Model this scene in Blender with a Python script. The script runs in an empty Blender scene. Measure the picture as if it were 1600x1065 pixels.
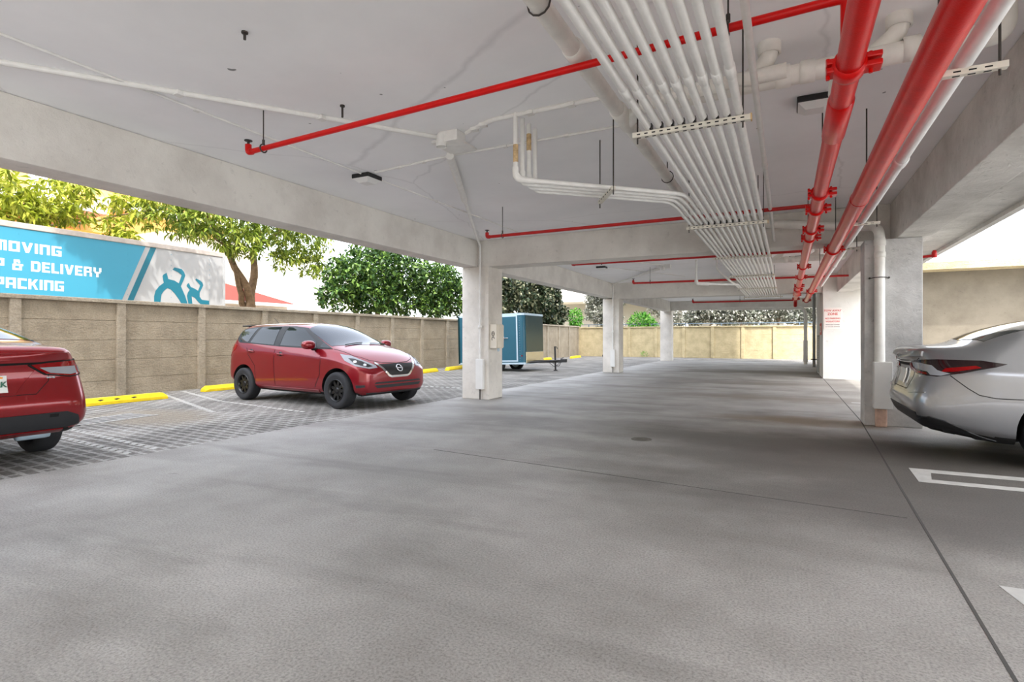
import bpy, bmesh, math, random
import numpy as np
from mathutils import Vector, Matrix, Euler
from mathutils.bvhtree import BVHTree

PI = math.pi
sc = bpy.context.scene
COL = sc.collection
V = Vector

# ------------------------------------------------------------------ materials
def new_mat(name):
    m = bpy.data.materials.new(name)
    m.use_nodes = True
    nt = m.node_tree
    bsdf = nt.nodes.get('Principled BSDF')
    return m, nt, bsdf

def N(nt, typ, **kw):
    n = nt.nodes.new(typ)
    for k, v in kw.items():
        if k.startswith('i_'):
            key = k[2:]
            key = int(key) if key.isdigit() else key.replace('_', ' ')
            n.inputs[key].default_value = v
        else:
            setattr(n, k, v)
    return n

def L(nt, a, ao, b, bi):
    nt.links.new(a.outputs[ao], b.inputs[bi])

def srgb(r, g, b):
    f = lambda c: (c / 255 / 12.92) if c / 255 <= 0.04045 else ((c / 255 + 0.055) / 1.055) ** 2.4
    return (f(r), f(g), f(b), 1.0)

def ramp(nt, stops):
    r = nt.nodes.new('ShaderNodeValToRGB')
    e = r.color_ramp.elements
    while len(e) < len(stops):
        e.new(0.5)
    for i, (p, c) in enumerate(stops):
        e[i].position = p
        e[i].color = c if len(c) == 4 else (*c, 1)
    return r

def pos_node(nt, scale=(1, 1, 1)):
    g = nt.nodes.new('ShaderNodeNewGeometry')
    mp = nt.nodes.new('ShaderNodeMapping')
    mp.inputs['Scale'].default_value = scale
    L(nt, g, 'Position', mp, 'Vector')
    return mp

def plain(name, col, rough=0.5, metal=0.0, coat=0.0, spec=None, var=0.0, bump=0.0, bscale=60.0, vscale=4.0):
    m, nt, b = new_mat(name)
    b.inputs['Base Color'].default_value = col
    b.inputs['Roughness'].default_value = rough
    b.inputs['Metallic'].default_value = metal
    b.inputs['Coat Weight'].default_value = coat
    b.inputs['Coat Roughness'].default_value = 0.04
    if spec is not None:
        b.inputs['Specular IOR Level'].default_value = spec
    tc = None
    if var > 0 or bump > 0:
        tc = nt.nodes.new('ShaderNodeTexCoord')
    if var > 0:
        n = N(nt, 'ShaderNodeTexNoise', i_Scale=vscale, i_Detail=5.0, i_Roughness=0.6)
        L(nt, tc, 'Object', n, 'Vector')
        c = V(col[:3])
        r = ramp(nt, [(0.3, tuple(c * (1 - var))), (0.7, tuple(min(1, x * (1 + var)) for x in c))])
        L(nt, n, 'Fac', r, 'Fac')
        L(nt, r, 'Color', b, 'Base Color')
    if bump > 0:
        n2 = N(nt, 'ShaderNodeTexNoise', i_Scale=bscale, i_Detail=4.0)
        L(nt, tc, 'Object', n2, 'Vector')
        bp = N(nt, 'ShaderNodeBump', i_Strength=bump, i_Distance=0.01)
        L(nt, n2, 'Fac', bp, 'Height')
        L(nt, bp, 'Normal', b, 'Normal')
    return m

def stucco(name, col, dark, bump=0.35, scale=28.0, blotch=0.45, scratch=True):
    m, nt, b = new_mat(name)
    p = pos_node(nt)
    n1 = N(nt, 'ShaderNodeTexNoise', i_Scale=1.3, i_Detail=8.0, i_Roughness=0.65)
    L(nt, p, 0, n1, 'Vector')
    r1 = ramp(nt, [(0.36, dark), (0.60, col)])
    L(nt, n1, 'Fac', r1, 'Fac')
    n3 = N(nt, 'ShaderNodeTexNoise', i_Scale=9.0, i_Detail=6.0, i_Roughness=0.7)
    L(nt, p, 0, n3, 'Vector')
    r3 = ramp(nt, [(0.28, (0.55, 0.55, 0.55)), (0.40, (1, 1, 1))])
    L(nt, n3, 'Fac', r3, 'Fac')
    mx = N(nt, 'ShaderNodeMix', data_type='RGBA', blend_type='MULTIPLY')
    mx.inputs['Factor'].default_value = blotch
    nt.links.new(r1.outputs['Color'], mx.inputs[6])
    nt.links.new(r3.outputs['Color'], mx.inputs[7])
    nt.links.new(mx.outputs[2], b.inputs['Base Color'])
    b.inputs['Roughness'].default_value = 0.85
    b.inputs['Specular IOR Level'].default_value = 0.2
    n2 = N(nt, 'ShaderNodeTexNoise', i_Scale=scale, i_Detail=6.0, i_Roughness=0.65, i_Distortion=0.6)
    L(nt, p, 0, n2, 'Vector')
    bp = N(nt, 'ShaderNodeBump', i_Strength=bump, i_Distance=0.02)
    L(nt, n2, 'Fac', bp, 'Height')
    L(nt, bp, 'Normal', b, 'Normal')
    return m

M = {}
def build_materials():
    M['stucco'] = stucco('painted_stucco', srgb(224, 221, 214), srgb(206, 202, 195))
    M['stucco_col'] = stucco('painted_column', srgb(226, 221, 213), srgb(204, 199, 191), bump=0.5, scale=16)
    M['stucco_grey'] = stucco('grey_column_paint', srgb(206, 205, 203), srgb(170, 169, 167), bump=0.7, scale=14, blotch=0.9)
    M['beam_rough'] = stucco('rough_beam_paint', srgb(226, 223, 217), srgb(196, 193, 186), bump=1.0, scale=12, blotch=0.8)
    M['wall_white'] = stucco('white_wall_paint', srgb(233, 231, 226), srgb(221, 219, 213), bump=0.2)
    M['wall_beige'] = stucco('beige_wall_paint', srgb(126, 119, 106), srgb(112, 105, 93), bump=0.2)
    # ceiling: flat white paint with hairline cracks and small marks
    m, nt, b = new_mat('ceiling_paint')
    p = pos_node(nt)
    n1 = N(nt, 'ShaderNodeTexNoise', i_Scale=0.6, i_Detail=7.0, i_Roughness=0.6)
    L(nt, p, 0, n1, 'Vector')
    r1 = ramp(nt, [(0.35, srgb(238, 238, 239)), (0.62, srgb(247, 247, 248))])
    L(nt, n1, 'Fac', r1, 'Fac')
    n3 = N(nt, 'ShaderNodeTexNoise', i_Scale=7.5, i_Detail=2.0, i_Roughness=0.5)
    L(nt, p, 0, n3, 'Vector')
    r3 = ramp(nt, [(0.205, (0.25, 0.25, 0.25)), (0.222, (1, 1, 1))])
    L(nt, n3, 'Fac', r3, 'Fac')
    wd = N(nt, 'ShaderNodeTexNoise', i_Scale=1.5, i_Detail=4.0)
    L(nt, p, 0, wd, 'Vector')
    add = N(nt, 'ShaderNodeVectorMath', operation='MULTIPLY_ADD')
    nt.links.new(wd.outputs['Color'], add.inputs[0])
    add.inputs[1].default_value = (0.35, 0.35, 0.0)
    nt.links.new(p.outputs[0], add.inputs[2])
    vo = N(nt, 'ShaderNodeTexVoronoi', feature='DISTANCE_TO_EDGE', i_Scale=0.23)
    nt.links.new(add.outputs[0], vo.inputs['Vector'])
    r4 = ramp(nt, [(0.0, (0.86, 0.86, 0.86)), (0.0010, (1, 1, 1))])
    L(nt, vo, 'Distance', r4, 'Fac')
    mx = N(nt, 'ShaderNodeMix', data_type='RGBA', blend_type='MULTIPLY'); mx.inputs['Factor'].default_value = 1
    nt.links.new(r1.outputs[0], mx.inputs[6]); nt.links.new(r3.outputs[0], mx.inputs[7])
    mx2 = N(nt, 'ShaderNodeMix', data_type='RGBA', blend_type='MULTIPLY'); mx2.inputs['Factor'].default_value = 1
    nt.links.new(mx.outputs[2], mx2.inputs[6]); nt.links.new(r4.outputs[0], mx2.inputs[7])
    nt.links.new(mx2.outputs[2], b.inputs['Base Color'])
    b.inputs['Roughness'].default_value = 0.8
    n2 = N(nt, 'ShaderNodeTexNoise', i_Scale=5.0, i_Detail=6.0)
    L(nt, p, 0, n2, 'Vector')
    bp = N(nt, 'ShaderNodeBump', i_Strength=0.12, i_Distance=0.02)
    L(nt, n2, 'Fac', bp, 'Height'); L(nt, bp, 'Normal', b, 'Normal')
    M['ceiling'] = m

    # garage floor: broom finished concrete with tyre streaks and oil stains
    m, nt, b = new_mat('garage_concrete')
    p = pos_node(nt)
    ps = pos_node(nt, (0.22, 1.15, 1))
    n0 = N(nt, 'ShaderNodeTexNoise', i_Scale=0.9, i_Detail=6.0, i_Roughness=0.6)
    L(nt, p, 0, n0, 'Vector')
    r0 = ramp(nt, [(0.30, srgb(135, 131, 126)), (0.52, srgb(157, 154, 149)), (0.72, srgb(174, 171, 166))])
    L(nt, n0, 'Fac', r0, 'Fac')
    n1 = N(nt, 'ShaderNodeTexNoise', i_Scale=1.0, i_Detail=7.0, i_Roughness=0.6, i_Distortion=0.5)
    L(nt, ps, 0, n1, 'Vector')
    r1 = ramp(nt, [(0.34, (0.52, 0.51, 0.50)), (0.50, (1, 1, 1)), (0.66, (1.0, 1.0, 1.0)), (0.74, (1.12, 1.12, 1.12))])
    L(nt, n1, 'Fac', r1, 'Fac')
    mA = N(nt, 'ShaderNodeMix', data_type='RGBA', blend_type='MULTIPLY'); mA.inputs['Factor'].default_value = 0.6
    nt.links.new(r0.outputs[0], mA.inputs[6]); nt.links.new(r1.outputs[0], mA.inputs[7])
    last = mA.outputs[2]
    # oil and tyre stains with shapes of their own (centre x, y, radius x, radius y, strength, colour)
    warp = N(nt, 'ShaderNodeTexNoise', i_Scale=1.6, i_Detail=5.0, i_Roughness=0.65)
    L(nt, p, 0, warp, 'Vector')
    wv = N(nt, 'ShaderNodeVectorMath', operation='MULTIPLY_ADD')
    nt.links.new(warp.outputs['Color'], wv.inputs[0]); wv.inputs[1].default_value = (1.1, 1.1, 0)
    nt.links.new(p.outputs[0], wv.inputs[2])
    for (cx, cy, rx, ry, st, colr) in STAINS:
        mp = nt.nodes.new('ShaderNodeMapping')
        mp.vector_type = 'TEXTURE'
        mp.inputs['Location'].default_value = (cx + 0.55, cy + 0.55, 0)
        mp.inputs['Scale'].default_value = (rx, ry, 50)
        nt.links.new(wv.outputs[0], mp.inputs['Vector'])
        gr = N(nt, 'ShaderNodeTexGradient', gradient_type='SPHERICAL')
        L(nt, mp, 0, gr, 'Vector')
        mr = N(nt, 'ShaderNodeMapRange'); mr.inputs['To Max'].default_value = st
        mr.inputs['From Max'].default_value = 0.7
        L(nt, gr, 'Fac', mr, 'Value')
        mm = N(nt, 'ShaderNodeMix', data_type='RGBA', blend_type='MIX')
        L(nt, mr, 0, mm, 0)
        nt.links.new(last, mm.inputs[6]); mm.inputs[7].default_value = colr
        last = mm.outputs[2]
    # aggregate speckle
    n5 = N(nt, 'ShaderNodeTexNoise', i_Scale=85.0, i_Detail=3.0, i_Roughness=0.7)
    L(nt, p, 0, n5, 'Vector')
    r5 = ramp(nt, [(0.32, (0.52, 0.52, 0.52)), (0.5, (1, 1, 1)), (0.66, (1.26, 1.26, 1.26))])
    L(nt, n5, 'Fac', r5, 'Fac')
    mB = N(nt, 'ShaderNodeMix', data_type='RGBA', blend_type='MULTIPLY'); mB.inputs['Factor'].default_value = 0.8
    nt.links.new(last, mB.inputs[6]); nt.links.new(r5.outputs[0], mB.inputs[7])
    # small dark spots
    n6 = N(nt, 'ShaderNodeTexNoise', i_Scale=3.2, i_Detail=2.0)
    L(nt, p, 0, n6, 'Vector')
    r6 = ramp(nt, [(0.20, (0.35, 0.34, 0.33)), (0.235, (1, 1, 1))])
    L(nt, n6, 'Fac', r6, 'Fac')
    mC = N(nt, 'ShaderNodeMix', data_type='RGBA', blend_type='MULTIPLY'); mC.inputs['Factor'].default_value = 0.7
    nt.links.new(mB.outputs[2], mC.inputs[6]); nt.links.new(r6.outputs[0], mC.inputs[7])
    nt.links.new(mC.outputs[2], b.inputs['Base Color'])
    b.inputs['Roughness'].default_value = 0.62
    b.inputs['Specular IOR Level'].default_value = 0.3
    n7 = N(nt, 'ShaderNodeTexNoise', i_Scale=55.0, i_Detail=5.0, i_Roughness=0.7)
    L(nt, p, 0, n7, 'Vector')
    bp = N(nt, 'ShaderNodeBump', i_Strength=0.25, i_Distance=0.008)
    L(nt, n7, 'Fac', bp, 'Height'); L(nt, bp, 'Normal', b, 'Normal')
    M['floor'] = m

    # turf block paving: light concrete ribs, dark soil pockets
    m, nt, b = new_mat('turf_block_paving')
    p = pos_node(nt)
    mp = nt.nodes.new('ShaderNodeMapping'); mp.inputs['Rotation'].default_value = (0, 0, math.radians(4))
    L(nt, p, 0, mp, 'Vector')
    br = N(nt, 'ShaderNodeTexBrick', i_Scale=1.0)
    br.offset = 0.5
    br.inputs['Mortar Size'].default_value = 0.026
    br.inputs['Mortar Smooth'].default_value = 0.25
    br.inputs['Brick Width'].default_value = 0.26
    br.inputs['Row Height'].default_value = 0.125
    br.inputs['Color1'].default_value = (0, 0, 0, 1); br.inputs['Color2'].default_value = (0.12, 0.12, 0.12, 1)
    br.inputs['Mortar'].default_value = (1, 1, 1, 1)
    L(nt, mp, 0, br, 'Vector')
    n1 = N(nt, 'ShaderNodeTexNoise', i_Scale=1.1, i_Detail=6.0, i_Roughness=0.65)
    L(nt, p, 0, n1, 'Vector')
    rib = ramp(nt, [(0.35, srgb(132, 129, 124)), (0.65, srgb(172, 170, 165))])
    L(nt, n1, 'Fac', rib, 'Fac')
    soil = ramp(nt, [(0.35, srgb(80, 77, 73)), (0.52, srgb(106, 102, 97)), (0.68, srgb(142, 137, 130))])
    L(nt, n1, 'Fac', soil, 'Fac')
    mx = N(nt, 'ShaderNodeMix', data_type='RGBA')
    L(nt, br, 'Color', mx, 0)
    nt.links.new(soil.outputs[0], mx.inputs[6]); nt.links.new(rib.outputs[0], mx.inputs[7])
    # patch of washed-in sand beside the grate
    mps = nt.nodes.new('ShaderNodeMapping'); mps.vector_type = 'TEXTURE'
    mps.inputs['Location'].default_value = (-8.2, 5.55, 0); mps.inputs['Scale'].default_value = (1.5, 0.85, 50)
    wvp = N(nt, 'ShaderNodeVectorMath', operation='MULTIPLY_ADD'); L(nt, n1, 'Color', wvp, 0); wvp.inputs[1].default_value = (.9, .9, 0)
    nt.links.new(p.outputs[0], wvp.inputs[2]); L(nt, wvp, 0, mps, 'Vector')
    grs = N(nt, 'ShaderNodeTexGradient', gradient_type='SPHERICAL'); L(nt, mps, 0, grs, 'Vector')
    mrs = N(nt, 'ShaderNodeMapRange'); mrs.inputs['From Max'].default_value = 0.5; mrs.inputs['To Max'].default_value = 0.8; L(nt, grs, 'Fac', mrs, 'Value')
    mxs = N(nt, 'ShaderNodeMix', data_type='RGBA'); L(nt, mrs, 0, mxs, 0)
    nt.links.new(mx.outputs[2], mxs.inputs[6]); mxs.inputs[7].default_value = srgb(138, 128, 112)
    mx = mxs
    n2 = N(nt, 'ShaderNodeTexNoise', i_Scale=45.0, i_Detail=4.0)
    L(nt, p, 0, n2, 'Vector')
    r2 = ramp(nt, [(0.35, (0.6, 0.6, 0.6)), (0.65, (1.2, 1.2, 1.2))]); L(nt, n2, 'Fac', r2, 'Fac')
    mB = N(nt, 'ShaderNodeMix', data_type='RGBA', blend_type='MULTIPLY'); mB.inputs['Factor'].default_value = 0.8
    nt.links.new(mx.outputs[2], mB.inputs[6]); nt.links.new(r2.outputs[0], mB.inputs[7])
    nt.links.new(mB.outputs[2], b.inputs['Base Color'])
    b.inputs['Roughness'].default_value = 0.9
    hm = N(nt, 'ShaderNodeMath', operation='MULTIPLY_ADD'); L(nt, n2, 'Fac', hm, 0); hm.inputs[1].default_value = 0.3
    L(nt, br, 'Fac', hm, 2)
    bp = N(nt, 'ShaderNodeBump', i_Strength=0.9, i_Distance=0.03)
    L(nt, hm, 0, bp, 'Height'); L(nt, bp, 'Normal', b, 'Normal')
    M['pavers'] = m

    # painted precast boundary wall: rough faced planks
    def precast(name, col, dark):
        m, nt, b = new_mat(name)
        p = pos_node(nt)
        n1 = N(nt, 'ShaderNodeTexNoise', i_Scale=2.2, i_Detail=7.0, i_Roughness=0.65)
        L(nt, p, 0, n1, 'Vector')
        r1 = ramp(nt, [(0.32, dark), (0.62, col)])
        L(nt, n1, 'Fac', r1, 'Fac'); 
        n4 = N(nt, 'ShaderNodeTexNoise', i_Scale=40, i_Detail=3.0); L(nt, p, 0, n4, 'Vector')
        r4 = ramp(nt, [(0.35, (0.84, 0.84, 0.84)), (0.6, (1.06, 1.06, 1.06))]); L(nt, n4, 'Fac', r4, 'Fac')
        mx = N(nt, 'ShaderNodeMix', data_type='RGBA', blend_type='MULTIPLY'); mx.inputs['Factor'].default_value = 1
        nt.links.new(r1.outputs[0], mx.inputs[6]); nt.links.new(r4.outputs[0], mx.inputs[7])
        nt.links.new(mx.outputs[2], b.inputs['Base Color'])
        b.inputs['Roughness'].default_value = 0.9
        pm = pos_node(nt, (1, 1, 1.7))
        n2 = N(nt, 'ShaderNodeTexNoise', i_Scale=14, i_Detail=6.0, i_Roughness=0.6, i_Distortion=0.3)
        L(nt, pm, 0, n2, 'Vector')
        bp = N(nt, 'ShaderNodeBump', i_Strength=0.75, i_Distance=0.03)
        L(nt, n2, 'Fac', bp, 'Height'); L(nt, bp, 'Normal', b, 'Normal')
        return m
    M['precast'] = precast('tan_precast_concrete', srgb(166, 154, 134), srgb(141, 130, 112))
    M['precast_far'] = precast('cream_precast_concrete', srgb(200, 184, 146), srgb(172, 157, 122))
    M['precast_post'] = precast('tan_post_concrete', srgb(170, 159, 141), srgb(146, 136, 119))

    M['bounce_ground'] = plain('pale_bounce_concrete', srgb(200, 200, 199), 0.9, var=0.1, vscale=0.6)  # pale tone raised to bounce sunlight onto the ceiling
    M['soil'] = plain('yard_ground', srgb(150, 140, 118), 0.95, var=0.25, vscale=0.5)
    # paint
    M['red_pipe'] = plain('red_pipe_paint', srgb(206, 4, 2), 0.28, spec=0.3, var=0.10, vscale=9, bump=0.12, bscale=120)
    M['dark_red'] = plain('red_branch_paint', srgb(184, 8, 8), 0.4, var=0.12, vscale=9)
    M['pipe_white'] = plain('white_pipe_paint', srgb(233, 233, 232), 0.42, var=0.05, vscale=7)
    M['conduit'] = plain('painted_conduit', srgb(228, 227, 223), 0.45, var=0.06, vscale=11)
    M['pvc_white'] = plain('white_drain_paint', srgb(228, 226, 219), 0.5, var=0.10, vscale=6)
    M['rust'] = plain('rusty_paint', srgb(198, 170, 128), 0.85, var=0.35, vscale=30)
    M['strut'] = plain('painted_strut', srgb(214, 209, 196), 0.6, var=0.15, vscale=14)
    M['rod'] = plain('threaded_rod_steel', srgb(66, 62, 58), 0.6, metal=0.3)
    M['black_iron'] = plain('black_iron', srgb(28, 28, 30), 0.5)
    M['black_plastic'] = plain('black_plastic', srgb(22, 22, 24), 0.45)
    M['slot'] = plain('shadowed_gap', (0.004, 0.004, 0.004, 1), 0.9)
    M['diffuser'] = plain('frosted_diffuser', srgb(226, 226, 224), 0.35)
    M['yellow_stop'] = plain('yellow_stop_paint', srgb(246, 214, 28), 0.6, var=0.10, vscale=7, bump=0.2, bscale=40)
    M['stop_wear'] = plain('worn_black_marks', srgb(62, 56, 40), 0.8)
    M['white_line'] = plain('white_line_paint', srgb(186, 185, 181), 0.8, var=0.12, vscale=8)
    M['joint'] = plain('joint_filler', srgb(74, 72, 69), 0.95)
    M['red_spot'] = plain('red_paint_spots', srgb(168, 74, 70), 0.8)
    M['cast_iron'] = plain('cast_iron_cover', srgb(92, 88, 80), 0.7, var=0.2, vscale=30)
    M['grate'] = plain('grate_iron', srgb(168, 166, 162), 0.6)
    M['terracotta'] = plain('bare_pipe_stub', srgb(196, 164, 146), 0.8, var=0.2, vscale=12)
    M['metal_box'] = plain('white_metal_box', srgb(224, 223, 219), 0.45, var=0.04)
    M['tan_box'] = plain('cream_metal_box', srgb(222, 214, 198), 0.5, var=0.06)
    # vehicles
    def carpaint(name, col, metal=0.35, rough=0.3):
        m, nt, b = new_mat(name)
        b.inputs['Base Color'].default_value = col
        b.inputs['Metallic'].default_value = metal
        b.inputs['Roughness'].default_value = rough
        b.inputs['Coat Weight'].default_value = 0.8
        b.inputs['Coat Roughness'].default_value = 0.02
        n = N(nt, 'ShaderNodeTexNoise', i_Scale=900.0, i_Detail=1.0)
        tc = nt.nodes.new('ShaderNodeTexCoord'); L(nt, tc, 'Object', n, 'Vector')
        bp = N(nt, 'ShaderNodeBump', i_Strength=0.02, i_Distance=0.001)
        L(nt, n, 'Fac', bp, 'Height'); L(nt, bp, 'Normal', b, 'Normal')
        return m
    M['paint_hatch'] = carpaint('crimson_car_paint', srgb(130, 0, 20), 0.4, 0.28)
    M['paint_red'] = carpaint('red_car_paint', srgb(132, 0, 8), 0.4, 0.28)
    M['paint_silver'] = carpaint('silver_car_paint', srgb(130, 131, 135), 0.65, 0.28)
    def glass(name, col, rough=0.02):
        m, nt, b = new_mat(name)
        b.inputs['Base Color'].default_value = col
        b.inputs['Roughness'].default_value = rough
        b.inputs['Specular IOR Level'].default_value = 0.5
        b.inputs['IOR'].default_value = 1.5
        b.inputs['Coat Weight'].default_value = 0.0
        b.inputs['Coat Roughness'].default_value = 0.01
        return m
    M['glass_tint'] = glass('tinted_car_glass', srgb(28, 36, 40))
    M['glass_wind'] = glass('windscreen_glass', srgb(44, 52, 62))
    M['lamp_clear'] = glass('clear_lamp_lens', srgb(150, 153, 160), 0.08)
    M['lamp_red'] = glass('red_lamp_lens', srgb(130, 4, 6), 0.08)
    M['lamp_dark'] = glass('smoked_lamp_lens', srgb(34, 20, 22), 0.06)
    M['chrome'] = plain('bright_chrome', srgb(214, 216, 220), 0.12, metal=1.0)
    M['tyre'] = plain('tyre_rubber', srgb(34, 35, 38), 0.75, bump=0.3, bscale=40)
    M['rim_black'] = plain('black_wheel_paint', srgb(8, 8, 10), 0.35)
    M['rim_silver'] = plain('silver_wheel_paint', srgb(158, 160, 164), 0.35, metal=0.6)
    M['trim_black'] = plain('black_bumper_plastic', srgb(34, 35, 38), 0.6)
    M['underbody'] = plain('underbody', srgb(14, 14, 14), 0.9)
    M['plate'] = plain('licence_plate_white', srgb(226, 228, 224), 0.5)
    M['plate_green'] = plain('plate_green_letters', srgb(30, 96, 72), 0.5)
    M['plate_orange'] = plain('plate_orange_print', srgb(232, 150, 40), 0.5)
    M['teal_trailer'] = plain('teal_trailer_paint', srgb(20, 84, 104), 0.42, coat=0.25, var=0.05, vscale=3)
    M['teal_front'] = plain('dark_teal_front_sheet', srgb(32, 62, 66), 0.22, metal=0.5)
    M['alu'] = plain('aluminium_trim', srgb(186, 206, 220), 0.4, metal=0.3)
    M['tread'] = plain('polished_tread_plate', srgb(206, 196, 168), 0.22, metal=0.9, bump=0.8, bscale=26)
    # truck trailer
    M['truck_blue'] = plain('sky_blue_vinyl', srgb(56, 138, 164), 0.45)
    M['truck_teal'] = plain('teal_vinyl', srgb(14, 98, 116), 0.45)
    M['truck_white'] = plain('white_trailer_skin', srgb(158, 158, 158), 0.45)
    M['truck_rail'] = plain('weathered_top_rail', srgb(176, 166, 158), 0.5, var=0.15, vscale=6)
    M['letter_white'] = plain('white_vinyl_letters', srgb(226, 226, 226), 0.5)
    # buildings
    M['bld_yellow'] = plain('yellow_render', srgb(216, 168, 96), 0.9, var=0.05)
    M['bld_orange'] = plain('orange_render', srgb(196, 112, 36), 0.9)
    M['bld_cream'] = plain('cream_render', srgb(206, 194, 172), 0.9)
    M['bld_grey'] = plain('pale_grey_render', srgb(178, 176, 170), 0.9)
    M['bld_white'] = plain('white_render', srgb(236, 234, 230), 0.9)
    M['bld_glass'] = plain('blue_window_glass', srgb(70, 92, 130), 0.15)
    M['roof_red'] = plain('red_roof_tile', srgb(112, 36, 22), 0.85, var=0.15, vscale=8)
    M['rail_blue'] = plain('blue_grey_rail', srgb(96, 112, 126), 0.5)
    M['sign_white'] = plain('sign_white', srgb(238, 228, 222), 0.5)
    M['sign_red'] = plain('sign_red', srgb(206, 66, 58), 0.5)
    M['sign_grey'] = plain('sign_grey_print', srgb(104, 98, 98), 0.5)
    M['door_grey'] = plain('grey_louvre_paint', srgb(150, 152, 148), 0.55)
    # plants
    def leaf(name, c1, c2, c3, trans=0.35):
        m, nt, b = new_mat(name)
        g = nt.nodes.new('ShaderNodeNewGeometry')
        r = ramp(nt, [(0.0, c1), (0.5, c2), (1.0, c3)])
        L(nt, g, 'Random Per Island', r, 'Fac')
        L(nt, r, 'Color', b, 'Base Color')
        b.inputs['Roughness'].default_value = 0.45
        b.inputs['Specular IOR Level'].default_value = 0.35
        out = nt.nodes['Material Output']
        t = nt.nodes.new('ShaderNodeBsdfTranslucent')
        L(nt, r, 'Color', t, 'Color')
        mxs = nt.nodes.new('ShaderNodeMixShader'); mxs.inputs[0].default_value = trans
        L(nt, b, 0, mxs, 1); L(nt, t, 0, mxs, 2); L(nt, mxs, 0, out, 'Surface')
        return m
    M['leaf_mango'] = leaf('long_green_leaves', srgb(64, 86, 22), srgb(110, 132, 40), srgb(178, 188, 84))
    M['leaf_lime'] = leaf('yellow_green_leaves', srgb(88, 102, 18), srgb(140, 152, 36), srgb(200, 200, 84))
    M['leaf_dense'] = leaf('broad_green_leaves', srgb(24, 50, 20), srgb(50, 82, 32), srgb(116, 146, 66), 0.22)
    M['leaf_dark'] = leaf('dark_glossy_leaves', srgb(20, 36, 20), srgb(46, 62, 38), srgb(140, 140, 112), 0.2)
    M['leaf_pale'] = leaf('glare_pale_leaves', srgb(84, 92, 78), srgb(136, 138, 124), srgb(206, 204, 196), 0.2)  # overexposed glare put into the leaf colour as pale greys
    M['leaf_bright'] = leaf('bright_green_leaves', srgb(46, 110, 34), srgb(92, 160, 56), srgb(150, 200, 90), 0.3)
    M['bark'] = plain('brown_bark', srgb(120, 98, 76), 0.95, var=0.35, vscale=9, bump=0.9, bscale=18)
    M['bark_grey'] = plain('grey_bark', srgb(128, 116, 102), 0.95, var=0.3, vscale=9, bump=0.8, bscale=18)

STAINS = [
    (-0.3, 7.2, 2.6, 1.2, 0.81, srgb(92, 88, 82)),
    (0.2, 5.6, 2.2, 0.9, 0.74, srgb(96, 92, 87)),
    (1.9, 6.9, 2.4, 1.0, 0.92, srgb(66, 62, 57)),
    (1.6, 4.6, 1.7, 1.2, 0.74, srgb(98, 95, 91)),
    (-1.2, 5.9, 1.9, 0.45, 0.54, srgb(104, 100, 95)),
    (0.1, 9.0, 1.5, 0.6, 0.74, srgb(122, 104, 80)),
    (-0.4, 12.2, 2.6, 0.7, 0.61, srgb(118, 108, 94)),
    (-1.0, 16.0, 3.0, 0.8, 0.54, srgb(116, 108, 98)),
    (-0.5, 21.5, 3.4, 1.6, 0.81, srgb(92, 82, 68)),
    (-3.6, 7.2, 1.6, 0.5, 0.54, srgb(112, 108, 104)),
    (-3.9, 8.3, 1.4, 0.35, 0.47, srgb(108, 105, 101)),
    (-0.2, 3.7, 1.6, 0.8, 0.41, srgb(118, 114, 110)),
    (-3.0, 4.0, 1.5, 0.7, 0.30, srgb(122, 119, 115)),
    (-1.3, 2.4, 1.0, 0.9, 0.27, srgb(124, 120, 116)),
    (0.9, 6.6, 3.0, 1.3, 0.75, srgb(78, 74, 69)),
    (2.2, 5.2, 2.6, 1.4, 0.7, srgb(84, 81, 77)),
    (0.2, 4.4, 2.4, 0.7, 0.6, srgb(92, 88, 84)),
    (-2.5, 13.5, 2.4, 0.35, 0.41, srgb(120, 112, 104)),
]

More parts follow.
